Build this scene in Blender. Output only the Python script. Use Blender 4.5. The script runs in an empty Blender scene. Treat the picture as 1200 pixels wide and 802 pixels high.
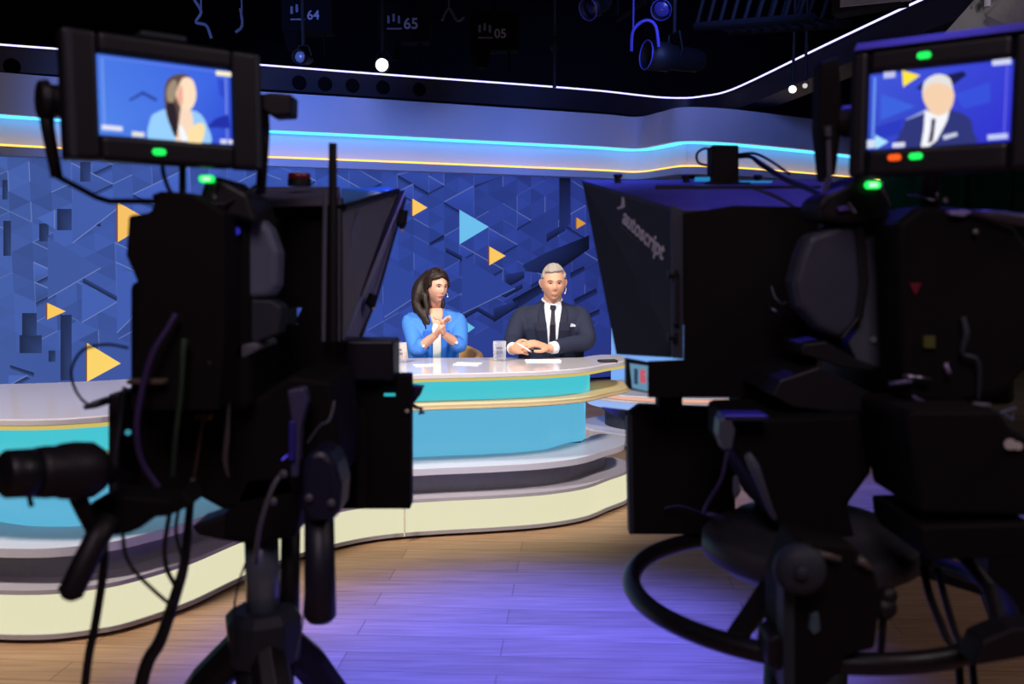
import bpy, bmesh, math, random
from mathutils import Vector, Matrix
R = random.Random(7)
S = bpy.context.scene
COL = S.collection
# ------------------------------------------------------------------ camera
F = 1100.0; CZ = 1.235; TILT = math.atan2(101, F)
ct, st = math.cos(TILT), math.sin(TILT)
def ray(px, py):
    x, y = (px - 600) / F, (401 - py) / F
    return Vector((x, ct + y * st, -st + y * ct))
def P(px, py, d):                      # photo point at distance d (world y)
    r = ray(px, py); k = d / r.y
    return Vector((r.x * k, d, CZ + r.z * k))
def PZ(px, py, z):                     # photo point on the level z
    r = ray(px, py); k = (z - CZ) / r.z
    return Vector((r.x * k, r.y * k, z))
cam = bpy.data.cameras.new('camera'); camo = bpy.data.objects.new('camera', cam); COL.objects.link(camo)
cam.sensor_width = 36; cam.lens = 36 * F / 1200
camo.location = (0, 0, CZ); camo.rotation_euler = (math.pi / 2 - TILT, 0, 0)
cam.clip_start = .02
cam.dof.use_dof = True; cam.dof.focus_distance = 4.85; cam.dof.aperture_fstop = 3.6
S.camera = camo
S.view_settings.view_transform = 'Standard'; S.view_settings.look = 'None'
S.view_settings.exposure = 0; S.view_settings.gamma = 1
S.view_settings.use_curve_mapping = False
# ------------------------------------------------------------------ materials
def lin(c):
    return tuple(((v / 255) / 12.92 if v / 255 <= .04045 else ((v / 255 + .055) / 1.055) ** 2.4) for v in c)
MATS = {}
def mat(name, rgb, rough=.5, metal=0, spec=.5, var=.12, scale=30, bump=0, coat=0, trans=0):
    if name in MATS: return MATS[name]
    m = bpy.data.materials.new(name); m.use_nodes = True
    nt = m.node_tree; b = nt.nodes['Principled BSDF']
    c = lin(rgb)
    tc = nt.nodes.new('ShaderNodeTexCoord'); nz = nt.nodes.new('ShaderNodeTexNoise')
    nz.inputs['Scale'].default_value = scale; nz.inputs['Detail'].default_value = 3
    nt.links.new(tc.outputs['Object'], nz.inputs['Vector'])
    mx = nt.nodes.new('ShaderNodeMix'); mx.data_type = 'RGBA'
    mx.inputs[6].default_value = (*[v * (1 - var) for v in c], 1)
    mx.inputs[7].default_value = (*[min(1, v * (1 + var)) for v in c], 1)
    nt.links.new(nz.outputs['Fac'], mx.inputs[0]); nt.links.new(mx.outputs[2], b.inputs['Base Color'])
    b.inputs['Roughness'].default_value = rough; b.inputs['Metallic'].default_value = metal
    b.inputs['Specular IOR Level'].default_value = spec
    b.inputs['Coat Weight'].default_value = coat
    b.inputs['Transmission Weight'].default_value = trans
    if bump:
        bp = nt.nodes.new('ShaderNodeBump'); bp.inputs['Strength'].default_value = bump; bp.inputs['Distance'].default_value = .004
        nt.links.new(nz.outputs['Fac'], bp.inputs['Height']); nt.links.new(bp.outputs['Normal'], b.inputs['Normal'])
    MATS[name] = m; return m
def emit(name, rgb, strength=1.0, gloss=0):
    if name in MATS: return MATS[name]
    m = bpy.data.materials.new(name); m.use_nodes = True
    nt = m.node_tree; b = nt.nodes['Principled BSDF']
    b.inputs['Base Color'].default_value = (.02, .02, .02, 1)
    b.inputs['Roughness'].default_value = .25 if gloss else .6
    b.inputs['Specular IOR Level'].default_value = .5 if gloss else .1
    b.inputs['Emission Color'].default_value = (*lin(rgb), 1); b.inputs['Emission Strength'].default_value = strength
    MATS[name] = m; return m
# ------------------------------------------------------------------ mesh helpers
class MB:
    def __init__(s): s.bm = bmesh.new(); s.mi = 0
    def _f(s, vs):
        try:
            f = s.bm.faces.new(vs); f.material_index = s.mi; return f
        except ValueError: return None
    def box(s, c, size, rz=0, rx=0, ry=0):
        M = Matrix.Translation(c) @ Matrix.Rotation(rz, 4, 'Z') @ Matrix.Rotation(ry, 4, 'Y') @ Matrix.Rotation(rx, 4, 'X')
        h = [v / 2 for v in size]
        vs = [s.bm.verts.new(M @ Vector((x * h[0], y * h[1], z * h[2]))) for x in (-1, 1) for y in (-1, 1) for z in (-1, 1)]
        for q in ((0, 1, 3, 2), (4, 6, 7, 5), (0, 4, 5, 1), (2, 3, 7, 6), (0, 2, 6, 4), (1, 5, 7, 3)): s._f([vs[i] for i in q])
        return s
    def hexa(s, a, b):                 # a,b: matching lists of points (two polygons), closed between
        n = len(a); A = [s.bm.verts.new(p) for p in a]; B = [s.bm.verts.new(p) for p in b]
        s._f(A[::-1]); s._f(B)
        for i in range(n): s._f([A[i], A[(i + 1) % n], B[(i + 1) % n], B[i]])
        return s
    def prism(s, pts, vec):
        return s.hexa([Vector(p) for p in pts], [Vector(p) + Vector(vec) for p in pts])
    def pxprism(s, pts, d, t):         # outline at distance d, real thickness t away from the viewer
        return s.prism([P(x, y, d) for x, y in pts], (0, t, 0))
    def pxbox(s, x0, y0, x1, y1, d, t):
        return s.pxprism([(x0, y1), (x1, y1), (x1, y0), (x0, y0)], d, t)
    def rings(s, rs, cap=True, closed=False):
        V = [[s.bm.verts.new(p) for p in r] for r in rs]
        n = len(V[0])
        m = len(V)
        for i in range(m if closed else m - 1):
            a, b = V[i], V[(i + 1) % m]
            for j in range(n): s._f([a[j], a[(j + 1) % n], b[(j + 1) % n], b[j]])
        if cap and not closed: s._f(V[0][::-1]); s._f(V[-1])
        return s
    def tube(s, pts, r, n=10, closed=False, smooth=0):
        pts = [Vector(p) for p in pts]
        rr = list(r) if hasattr(r, '__len__') else [r] * len(pts)
        if smooth: pts, rr = crom(pts, rr, smooth, closed)
        L = len(pts); rs = []; up = None
        for i in range(L):
            a = pts[i - 1] if (i or closed) else pts[i]; b = pts[(i + 1) % L] if (i < L - 1 or closed) else pts[i]
            t = (b - a).normalized() if (b - a).length > 1e-9 else Vector((0, 0, 1))
            if up is None:
                up = Vector((0, 0, 1)) if abs(t.z) < .9 else Vector((1, 0, 0))
            u = (up - t * up.dot(t)).normalized(); w = t.cross(u); up = u
            rs.append([pts[i] + (u * math.cos(k * 2 * math.pi / n) + w * math.sin(k * 2 * math.pi / n)) * rr[i] for k in range(n)])
        return s.rings(rs, closed=closed)
    def cyl(s, a, b, r, n=20, r2=None): return s.tube([a, b], [r, r if r2 is None else r2], n)
    def lathe(s, c, prof, axis=(0, 0, 1), n=28):   # prof: (radius, height along axis)
        ax = Vector(axis).normalized(); u = ax.orthogonal().normalized(); w = ax.cross(u); c = Vector(c)
        return s.rings([[c + ax * h + (u * math.cos(k * 2 * math.pi / n) + w * math.sin(k * 2 * math.pi / n)) * max(r, 1e-4) for k in range(n)] for r, h in prof])
    def ball(s, c, r, n=16, sc=(1, 1, 1)):
        c = Vector(c); rs = []
        for i in range(n // 2 + 1):
            th = math.pi * i / (n // 2); q = max(math.sin(th), .01)
            rs.append([c + Vector((q * math.cos(k * 2 * math.pi / n) * r * sc[0], q * math.sin(k * 2 * math.pi / n) * r * sc[1], math.cos(th) * r * sc[2])) for k in range(n)])
        return s.rings(rs[::-1])
    def torus(s, c, R_, r, nx=(1, 0, 0), ny=(0, 1, 0), n=64, m=12):
        c, nx, ny = Vector(c), Vector(nx), Vector(ny)
        return s.tube([c + (nx * math.cos(k * 2 * math.pi / n) + ny * math.sin(k * 2 * math.pi / n)) * R_ for k in range(n)], r, m, closed=True)
def crom(pts, rr, k, closed=False):
    out, ro = [], []; n = len(pts)
    for i in range(n if closed else n - 1):
        g = (lambda j: pts[j % n]) if closed else (lambda j: pts[min(max(j, 0), n - 1)])
        a, b, c, d = g(i - 1), g(i), g(i + 1), g(i + 2)
        for q in range(k):
            t = q / k
            out.append(.5 * ((2 * b) + (c - a) * t + (2 * a - 5 * b + 4 * c - d) * t * t + (3 * b - a - 3 * c + d) * t ** 3))
            ro.append(rr[i] * (1 - t) + rr[(i + 1) % n] * t)
    if not closed: out.append(pts[-1]); ro.append(rr[-1])
    return out, ro
def wloc(o):
    v = Vector((0, 0, 0))
    while o: v += o.location; o = o.parent
    return v
def islands(bm):
    bm.verts.index_update(); seen = set(); out = []
    for v in bm.verts:
        if v.index in seen: continue
        st_ = [v]; seen.add(v.index); isl = []
        while st_:
            q = st_.pop(); isl.append(q)
            for e in q.link_edges:
                w_ = e.other_vert(q)
                if w_.index not in seen: seen.add(w_.index); st_.append(w_)
        out.append(isl)
    return out
SPLIT = {'pivot_knob', 'side_rail', 'hood_rod', 'screen_arm', 'shoe', 'connector_tag', 'handle_clip', 'status_strip', 'clamp_bolt', 'brake_lever', 'flap_latch', 'tilt_cradle', 'tripod_wedge', 'bracket', 'cuff', 'collar', 'hanger', 'shelf_post', 'release_lever', 'rib', 'frame_rail'}
def obj(name, mb, mats, parent=None, bevel=0, smooth=False, loc=None, seg=2, remesh=0, relax=0):
    bm = mb.bm if isinstance(mb, MB) else mb
    if name in SPLIT and parent is not None:
        isl = islands(bm)
        if len(isl) > 1:
            for k in range(len(isl)):
                b2 = bm.copy(); b2.verts.ensure_lookup_table(); keep = {v.index for v in isl[k]}
                bmesh.ops.delete(b2, geom=[v for v in b2.verts if v.index not in keep], context='VERTS')
                r_ = obj(name, b2, mats, parent, bevel, smooth, loc, seg, remesh, relax)
            bm.free(); return r_
    bmesh.ops.recalc_face_normals(bm, faces=bm.faces)
    me = bpy.data.meshes.new(name)
    o = bpy.data.objects.new(name, me); COL.objects.link(o)
    if parent is not None: o.parent = parent; off = wloc(parent)
    else:
        if loc is None and bm.verts:
            lo = [min(v.co[i] for v in bm.verts) for i in range(3)]; hi = [max(v.co[i] for v in bm.verts) for i in range(3)]
            loc = Vector(((lo[0] + hi[0]) / 2, (lo[1] + hi[1]) / 2, lo[2]))
        o.location = loc; off = Vector(loc)
    bm.transform(Matrix.Translation(-off)); bm.to_mesh(me); bm.free()
    for m in (mats if isinstance(mats, (list, tuple)) else [mats]): me.materials.append(m)
    if smooth or remesh:
        for p in me.polygons: p.use_smooth = True
    if remesh:
        md = o.modifiers.new('remesh', 'REMESH'); md.mode = 'VOXEL'; md.voxel_size = remesh; md.use_smooth_shade = True
        if relax:
            sm = o.modifiers.new('relax', 'SMOOTH'); sm.factor = .5; sm.iterations = relax
    if bevel:
        md = o.modifiers.new('bevel', 'BEVEL'); md.width = bevel; md.segments = seg; md.limit_method = 'ANGLE'; md.angle_limit = .6
    return o
def thing(name, label, cat, loc, group=None):
    o = bpy.data.objects.new(name, None); COL.objects.link(o); o.location = loc; o.empty_display_size = .1
    o['label'] = label; o['category'] = cat
    if group: o['group'] = group
    return o
def tag(o, label, cat, group=None):
    o['label'] = label; o['category'] = cat
    if group: o['group'] = group
    return o
def struct(o, label=None):
    o['kind'] = 'structure'
    if label: o['label'] = label
    return o
# ------------------------------------------------------------------ palette
M_blk = mat('matte_black', (26, 22, 28), .5, spec=.4)
M_blk2 = mat('soft_black', (17, 12, 16), .75, spec=.2)
M_gry = mat('camera_grey', (98, 104, 128), .5, spec=.4)
M_dgr = mat('hood_grey', (44, 48, 60), .6, spec=.4)
M_lgr = mat('trim_grey', (95, 96, 112), .45, spec=.5)
M_met = mat('dull_metal', (150, 150, 165), .3, metal=1)
M_rub = mat('rubber_black', (24, 22, 28), .4, spec=.5)
M_pur = mat('purple_cable', (60, 45, 95), .5)
M_grn = mat('green_cable', (40, 60, 45), .5)
E_green = emit('green_lamp', (30, 255, 95), 1.3)
E_greenw = emit('green_lamp_core', (190, 255, 205), 1.3)
E_orange = emit('orange_lamp', (255, 90, 25), 1.2)
E_white = emit('white_lamp', (255, 255, 255), 3)
# ------------------------------------------------------------------ the setting
def floor_mat():
    m = bpy.data.materials.new('wood_floor'); m.use_nodes = True; nt = m.node_tree; b = nt.nodes['Principled BSDF']
    tc = nt.nodes.new('ShaderNodeTexCoord'); mp = nt.nodes.new('ShaderNodeMapping')
    mp.inputs['Rotation'].default_value = (0, 0, math.radians(4))
    nt.links.new(tc.outputs['Object'], mp.inputs['Vector'])
    br = nt.nodes.new('ShaderNodeTexBrick'); br.offset = .37
    br.inputs['Color1'].default_value = (.36, .215, .12, 1); br.inputs['Color2'].default_value = (.45, .28, .165, 1)
    br.inputs['Mortar'].default_value = (.24, .145, .085, 1); br.inputs['Scale'].default_value = 1
    br.inputs['Mortar Size'].default_value = .0025; br.inputs['Brick Width'].default_value = 1.3; br.inputs['Row Height'].default_value = .13
    nt.links.new(mp.outputs['Vector'], br.inputs['Vector'])
    mp2 = nt.nodes.new('ShaderNodeMapping'); mp2.inputs['Scale'].default_value = (2.5, 40, 1); mp2.inputs['Rotation'].default_value = (0, 0, math.radians(4))
    nt.links.new(tc.outputs['Object'], mp2.inputs['Vector'])
    nz = nt.nodes.new('ShaderNodeTexNoise'); nz.inputs['Scale'].default_value = 1.6; nz.inputs['Detail'].default_value = 5
    nt.links.new(mp2.outputs['Vector'], nz.inputs['Vector'])
    cr = nt.nodes.new('ShaderNodeValToRGB'); cr.color_ramp.elements[0].position = .3; cr.color_ramp.elements[0].color = (.72, .7, .68, 1)
    cr.color_ramp.elements[1].position = .7; cr.color_ramp.elements[1].color = (1.1, 1.1, 1.1, 1)
    nt.links.new(nz.outputs['Fac'], cr.inputs[0])
    mx = nt.nodes.new('ShaderNodeMix'); mx.data_type = 'RGBA'; mx.blend_type = 'MULTIPLY'; mx.inputs[0].default_value = 1
    nt.links.new(br.outputs['Color'], mx.inputs[6]); nt.links.new(cr.outputs['Color'], mx.inputs[7])
    nt.links.new(mx.outputs[2], b.inputs['Base Color'])
    b.inputs['Roughness'].default_value = .42; b.inputs['Specular IOR Level'].default_value = .35
    bp = nt.nodes.new('ShaderNodeBump'); bp.inputs['Strength'].default_value = .12; bp.inputs['Distance'].default_value = .002
    nt.links.new(br.outputs['Fac'], bp.inputs['Height']); nt.links.new(bp.outputs['Normal'], b.inputs['Normal'])
    return m
X0, X1, Y0, Y1, ZC = -6.2, 6.4, -2.0, 11.5, 4.3
def slab(name, c, size, m): return struct(obj(name, MB().box(c, size), m))
slab('floor', ((X0 + X1) / 2, (Y0 + Y1) / 2, -.05), (X1 - X0, Y1 - Y0, .1), floor_mat())
M_dark = mat('studio_black_paint', (16, 12, 16), .9, spec=.1)
slab('ceiling', ((X0 + X1) / 2, (Y0 + Y1) / 2, ZC + .05), (X1 - X0, Y1 - Y0, .1), M_dark)
slab('wall_back', ((X0 + X1) / 2, Y1 + .05, ZC / 2), (X1 - X0, .1, ZC), M_dark)
slab('wall_left', (X0 - .05, (Y0 + Y1) / 2, ZC / 2), (.1, Y1 - Y0, ZC), M_dark)
slab('wall_right', (X1 + .05, (Y0 + Y1) / 2, ZC / 2), (.1, Y1 - Y0, ZC), M_dark)
slab('wall_front', ((X0 + X1) / 2, Y0 - .05, ZC / 2), (X1 - X0, .1, ZC), M_dark)
# curved cove header
cpx = [(-170, 169), (-80, 175), (0, 181), (120, 186.5), (240, 191.5), (400, 197), (550, 202.5), (700, 208), (745, 210), (772, 207), (795, 204), (830, 204), (880, 206.5), (970, 213), (1040, 219), (1120, 226)]
cpath = [PZ(x, y, CZ + .75) for x, y in cpx]
cpath = [Vector((p.x, p.y, 0)) for p in cpath]
cpath, _ = crom(cpath, [0] * len(cpath), 10)
def nrm(path, i):
    a, b = path[max(i - 1, 0)], path[min(i + 1, len(path) - 1)]
    t = (b - a).normalized(); return Vector((-t.y, t.x, 0))     # away from the viewer for left-to-right paths
def sweep(path, prof):       # prof: closed list of (offset back, z)
    mb = MB(); rs = []
    for i, p in enumerate(path):
        n = nrm(path, i)
        rs.append([p + n * o + Vector((0, 0, z)) for o, z in prof])
    return mb.rings(rs)
Zb, Zy, Zl, Zt = CZ + .75, CZ + .815, CZ + 1.045, CZ + 1.35
M_cove = mat('cove_paint', (205, 208, 220), .6, spec=.3, var=.03, scale=3)
cv = struct(obj('trim_1', sweep(cpath, [(-.03, Zl), (0, Zt), (.5, Zt), (.5, Zb), (.02, Zb), (.02, Zy), (.05, Zy), (.05, Zy - .03), (.16, Zy - .03), (.16, Zl + .05), (.03, Zl + .05), (.03, Zl)]), M_cove, bevel=.006), 'pale cove header curving above the video wall')
b_ = tag(obj('cove_light', sweep(cpath, [(.05, Zl - .012), (.05, Zl + .04), (.12, Zl + .04), (.12, Zl - .012)]), emit('cove_blue', (70, 185, 255), 2.6)), 'pale blue light strip along the top slot of the curved cove', 'light strip')
y_ = tag(obj('cove_light', sweep(cpath, [(.052, Zy - .028), (.052, Zy + .018), (.09, Zy + .018), (.09, Zy - .028)]), emit('cove_yellow', (255, 196, 75), 2.0)), 'warm yellow light strip along the bottom lip of the curved cove', 'light strip')
# hanging white led line + black soffit band under it
lpx = [(-170, 38), (-60, 47), (0, 52), (120, 61), (200, 67.3), (320, 77), (449, 87), (620, 99.5), (700, 106), (745, 111), (775, 114), (805, 114.6), (828, 112), (850, 107.5), (880, 95), (960, 56), (1040, 18), (1085, -3), (1180, -46)]
lpath = [PZ(x, y, CZ + 1.62) for x, y in lpx]
lpath = [Vector((p.x, p.y, 0)) for p in lpath]
lpath, _ = crom(lpath, [0] * len(lpath), 8)
ZL = CZ + 1.62
struct(obj('trim_2', sweep(lpath, [(.02, ZL - .20), (.02, ZL - .012), (.0, ZL - .012), (.0, ZL - .008), (.32, ZL - .008), (.32, ZL - .20)]), mat('soffit_black', (26, 22, 36), .5), bevel=.002), 'black soffit band below the white light line')
led = tag(obj('light_strip', sweep(lpath, [(-.004, ZL - .008), (-.004, ZL + .005), (.012, ZL + .005), (.012, ZL - .008)]), emit('led_white', (190, 184, 255), 2.4)), 'thin glowing white light line curving across the dark ceiling', 'light strip')
# ------------------------------------------------------------------ video wall
A = PZ(0, 181, CZ + .75); B = PZ(700, 208, CZ + .75)
wd = Vector((B.x - A.x, B.y - A.y, 0)).normalized(); wn = Vector((-wd.y, wd.x, 0))
WO = Vector((A.x, A.y, 0)) + wn * .2
def wuv(px, py):
    r = ray(px, py); k = (WO - Vector((0, 0, 0))).dot(wn) / r.dot(wn)
    p = r * k; return (p - WO).dot(wd), CZ + p.z
uL, uR = wuv(-170, 300)[0], wuv(716, 420)[0]
zB, zT = .02, CZ + .80
def W(u, z, o=0): return WO + wd * u + Vector((0, 0, z)) - wn * o
S0 = .1545; u0, z0 = wuv(538, 286.5)
CW = (wuv(572.3, 266)[0] - u0) / 2        # column width for side S0
def video_display():
    mb = MB(); bm = mb.bm; cl = bm.loops.layers.float_color.new('picture')
    def poly(pts, col, o, cols=None):
        vs = [bm.verts.new(W(u, z, o)) for u, z in pts]
        try: f = bm.faces.new(vs)
        except ValueError: return
        if f.normal.dot(wn) > 0: f.normal_flip()
        for l in f.loops: l[cl] = (*(cols[vs.index(l.vert)] if cols else col), 1)
    K = []
    def base(u, z):
        t = min(1, max(0, (u - uL) / (uR - uL)))
        a, m, c = (70, 95, 158), (47, 72, 156), (37, 50, 126)
        q = t / .55 if t < .55 else (t - .55) / .45
        A_, B_ = (a, m) if t < .55 else (m, c)
        return [A_[i] * (1 - q) + B_[i] * q for i in range(3)]
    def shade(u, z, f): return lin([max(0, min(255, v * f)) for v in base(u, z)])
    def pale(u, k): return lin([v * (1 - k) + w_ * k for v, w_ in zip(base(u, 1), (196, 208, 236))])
    # backdrop
    n = 24
    for i in range(n):
        a = uL + (uR - uL) * i / n; b = uL + (uR - uL) * (i + 1) / n
        poly([(a, zB), (b, zB), (b, zT), (a, zT)], None, 0, [shade(a, 1, 1), shade(b, 1, 1), shade(b, 1, 1), shade(a, 1, 1)])
    def clip(pts):
        return [(min(max(u, uL), uR), min(max(z, zB), zT)) for u, z in pts]
    rr = random.Random(11)
    def tri(ci, zi, right, k):   # column index, half-row index, pointing right?, size
        u = u0 + ci * CW; z = z0 + zi * S0 / 2
        if right: return [(u, z), (u, z + k * S0), (u + k * CW, z + k * S0 / 2)]
        return [(u, z), (u, z + k * S0), (u - k * CW, z + k * S0 / 2)]
    def seg(a, b, w, col, o, col2=None):
        d = Vector((b[0] - a[0], b[1] - a[1])); 
        if d.length < 1e-6: return
        nn = Vector((-d.y, d.x)).normalized() * w / 2
        p = [(a[0] - nn.x, a[1] - nn.y), (b[0] - nn.x, b[1] - nn.y), (b[0] + nn.x, b[1] + nn.y), (a[0] + nn.x, a[1] + nn.y)]
        poly(clip(p), col, o, [col, col2, col2, col] if col2 else None)
    ncol = int((uR - u0) / CW) + 2; pcol = int((u0 - uL) / CW) + 2
    nrow = int((zT - zB) / S0) * 2 + 8
    # small triangles, slight tone steps, faint pale joints
    for ci in range(-pcol, ncol):
        for zi in range(-nrow, nrow):
            if (ci + zi) % 2: continue
            for right in (True, False):
                t = tri(ci, zi, right, 1)
                if max(p[0] for p in t) < uL or min(p[0] for p in t) > uR or max(p[1] for p in t) < .6 or min(p[1] for p in t) > zT: continue
                f = 1 + rr.uniform(-.10, .10)
                poly(clip(t), shade(t[0][0], 1, f), .0015)
                if rr.random() < .25:
                    e = rr.choice([(0, 1), (0, 2), (1, 2)])
                    seg(t[e[0]], t[e[1]], .0065, pale(t[0][0], rr.uniform(.12, .34)), .004)
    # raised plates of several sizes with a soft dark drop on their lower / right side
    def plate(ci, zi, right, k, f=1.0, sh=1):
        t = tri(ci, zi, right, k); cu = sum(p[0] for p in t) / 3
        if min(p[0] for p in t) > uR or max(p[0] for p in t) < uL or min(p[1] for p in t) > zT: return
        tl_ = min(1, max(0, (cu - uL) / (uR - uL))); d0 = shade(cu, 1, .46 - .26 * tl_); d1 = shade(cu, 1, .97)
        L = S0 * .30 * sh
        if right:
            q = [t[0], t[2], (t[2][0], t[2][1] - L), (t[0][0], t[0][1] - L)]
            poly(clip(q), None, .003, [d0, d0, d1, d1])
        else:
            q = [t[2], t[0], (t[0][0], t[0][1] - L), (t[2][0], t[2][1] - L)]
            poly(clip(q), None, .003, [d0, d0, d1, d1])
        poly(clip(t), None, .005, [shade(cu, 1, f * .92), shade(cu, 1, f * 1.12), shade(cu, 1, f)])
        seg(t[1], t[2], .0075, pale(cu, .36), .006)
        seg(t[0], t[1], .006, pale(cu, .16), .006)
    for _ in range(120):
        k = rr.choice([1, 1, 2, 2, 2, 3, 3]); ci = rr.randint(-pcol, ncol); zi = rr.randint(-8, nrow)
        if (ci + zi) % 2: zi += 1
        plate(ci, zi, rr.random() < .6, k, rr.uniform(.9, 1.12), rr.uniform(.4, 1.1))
    # placed plates and shadow bars read from the photograph
    def pp(l): return [wuv(x, y) for x, y in l]
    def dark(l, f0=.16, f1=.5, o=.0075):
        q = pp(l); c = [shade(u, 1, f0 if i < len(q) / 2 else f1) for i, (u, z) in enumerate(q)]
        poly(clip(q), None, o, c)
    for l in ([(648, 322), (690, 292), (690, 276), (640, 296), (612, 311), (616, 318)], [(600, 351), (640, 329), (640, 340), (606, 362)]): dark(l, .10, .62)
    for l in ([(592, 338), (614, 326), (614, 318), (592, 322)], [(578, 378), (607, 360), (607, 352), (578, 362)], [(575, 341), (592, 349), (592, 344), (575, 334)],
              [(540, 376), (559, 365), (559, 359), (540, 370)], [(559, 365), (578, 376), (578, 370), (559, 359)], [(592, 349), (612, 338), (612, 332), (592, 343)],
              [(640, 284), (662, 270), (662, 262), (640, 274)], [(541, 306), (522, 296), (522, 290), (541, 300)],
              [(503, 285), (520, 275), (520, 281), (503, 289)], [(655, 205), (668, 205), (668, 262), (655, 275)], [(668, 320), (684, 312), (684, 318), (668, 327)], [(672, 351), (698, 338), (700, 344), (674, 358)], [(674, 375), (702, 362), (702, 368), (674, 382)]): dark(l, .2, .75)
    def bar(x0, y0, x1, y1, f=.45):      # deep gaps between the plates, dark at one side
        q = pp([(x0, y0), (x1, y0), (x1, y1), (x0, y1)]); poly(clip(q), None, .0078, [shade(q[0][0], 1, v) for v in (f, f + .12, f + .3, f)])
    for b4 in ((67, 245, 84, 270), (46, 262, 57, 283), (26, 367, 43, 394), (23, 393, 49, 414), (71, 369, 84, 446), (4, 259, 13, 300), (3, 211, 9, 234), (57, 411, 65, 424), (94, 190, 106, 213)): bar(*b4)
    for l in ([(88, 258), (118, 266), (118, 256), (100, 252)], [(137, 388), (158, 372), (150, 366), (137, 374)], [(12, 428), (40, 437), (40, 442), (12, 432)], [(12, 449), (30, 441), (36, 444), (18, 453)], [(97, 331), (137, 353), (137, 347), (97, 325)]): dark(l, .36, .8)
    def plain(l, f):
        q = pp(l); poly(clip(q), shade(q[0][0], 1, f), .008)
        seg(q[1], q[2], .0075, pale(q[0][0], .34), .0085)
    for l, f in (([(85, 215), (85, 285), (138, 244)], 1.05), ([(96, 332), (96, 378), (137, 354)], 1.12), ([(137, 310), (137, 390), (176, 352)], 1.1), ([(56, 278), (56, 350), (118, 314)], 1.0),
                 ([(43, 256), (64, 268), (64, 246)], 1.15), ([(10, 440), (10, 452), (32, 440)], 1.15), ([(450, 300), (450, 372), (505, 336)], 1.0), ([(541, 300), (541, 368), (603, 338)], 1.02)):
        plain(l, f)
    Y_ = lin((250, 200, 92)); C_ = lin((108, 190, 236))
    for l, c in (([(483, 233), (483, 253.5), (500.5, 243.5)], Y_), ([(573, 289), (573, 311), (592, 300)], Y_), ([(675, 255), (675, 268.5), (686, 262)], lin((212, 150, 50))),
                 ([(538, 246), (538, 286.5), (572.3, 266)], C_), ([(539.5, 373), (539.5, 396), (556, 384)], C_), ([(102, 402), (102, 447.5), (141.5, 426)], lin((250, 212, 105))),
                 ([(55.5, 355), (55.5, 374.5), (77, 365)], Y_), ([(138, 237), (138, 284), (178, 260)], lin((246, 192, 88)))):
        q = pp(l); poly(clip(q), c, .011); 
        if c != C_: poly([(u - .012, z) for u, z in q], lin((120, 70, 60)), .0098)
    return mb
def picture_mat(name, strength, gloss=.3):
    m = bpy.data.materials.new(name); m.use_nodes = True; nt = m.node_tree; b = nt.nodes['Principled BSDF']
    at = nt.nodes.new('ShaderNodeAttribute'); at.attribute_name = 'picture'
    nt.links.new(at.outputs['Color'], b.inputs['Emission Color']); b.inputs['Emission Strength'].default_value = strength
    b.inputs['Base Color'].default_value = (.015, .015, .02, 1); b.inputs['Roughness'].default_value = gloss + .25
    b.inputs['Specular IOR Level'].default_value = .2
    return m
vw = thing('video_wall', 'large video wall showing blue triangle graphics behind the presenters', 'screen', W((uL + uR) / 2, 0))
obj('display', video_display(), picture_mat('video_picture', 1.0), vw)
fm = MB(); c0, c1 = W(uL - .03, 0, .012), W(uR + .03, 0, .012)
fm.prism([W(uL - .03, .0, -.004), W(uR + .03, .0, -.004), W(uR + .03, zT + .03, -.004), W(uL - .03, zT + .03, -.004)], wn * .08)
fm.prism([W(uR - .002, 0, .014), W(uR + .03, 0, .014), W(uR + .03, zT, .014), W(uR, zT, .014)], wn * .02)
obj('frame', fm, M_dark, vw)
# bright pale-blue lit panel and low white counter behind the right end of the desk
lp = thing('glow_screen', 'glowing pale blue panel right of the video wall behind the desk end', 'panel', P(765, 500, 8.5))
g = MB(); a, b = P(718, 300, 8.0), P(850, 300, 8.6)
g.prism([(a.x, a.y, .03), (b.x, b.y, .03), (b.x, b.y, .62), (a.x, a.y, .62)], (0, .05, 0)); obj('diffuser', g, emit('panel_glow', (122, 172, 245), 1.0), lp, bevel=.004)
g = MB(); g.prism([(a.x, a.y, .62), (b.x, b.y, .62), (b.x, b.y, .66), (a.x, a.y, .66)], (0, .07, 0)); g.prism([(a.x, a.y, 0), (b.x, b.y, 0), (b.x, b.y, .03), (a.x, a.y, .03)], (0, .07, 0)); obj('frame_rail', g, M_lgr, lp)
sc_ = thing('side_counter', 'low white stepped counter with lit edge behind the desk end', 'counter', (1.25, 6.3, 0))
def ell(cx, cy, a, b, n=48): return [Vector((cx + a * math.cos(k * 2 * math.pi / n), cy + b * math.sin(k * 2 * math.pi / n), 0)) for k in range(n)]
def plan(mb, pts, za, zb): return mb.prism([Vector((p.x, p.y, za)) for p in pts], (0, 0, zb - za))
M_wht = mat('white_laminate', (214, 214, 226), .25, spec=.5, var=.02, coat=.3)
obj('counter_top', plan(MB(), ell(1.25, 6.3, .785, .505), .30, .322), M_wht, sc_, bevel=.003)
obj('counter_cap', plan(MB(), ell(1.25, 6.3, .785, .505), .336, .35), M_wht, sc_, bevel=.003)
obj('lit_edge', plan(MB(), ell(1.25, 6.3, .74, .47), .245, .30), emit('counter_glow', (150, 180, 240), 1.0), sc_)
obj('lit_strip', plan(MB(), ell(1.25, 6.3, .79, .51), .322, .336), emit('counter_strip', (240, 175, 150), 1.0), sc_)
obj('plinth', plan(MB(), ell(1.25, 6.3, .62, .40), 0, .245), M_dgr, sc_)
obj('step', plan(MB(), ell(1.25, 6.3, .80, .52), .02, .10), M_wht, sc_, bevel=.01)
gs = MB(); gs.box((5.1, 10.2, 1.2), (2.4, .04, 2.4), rz=-.15); 
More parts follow.
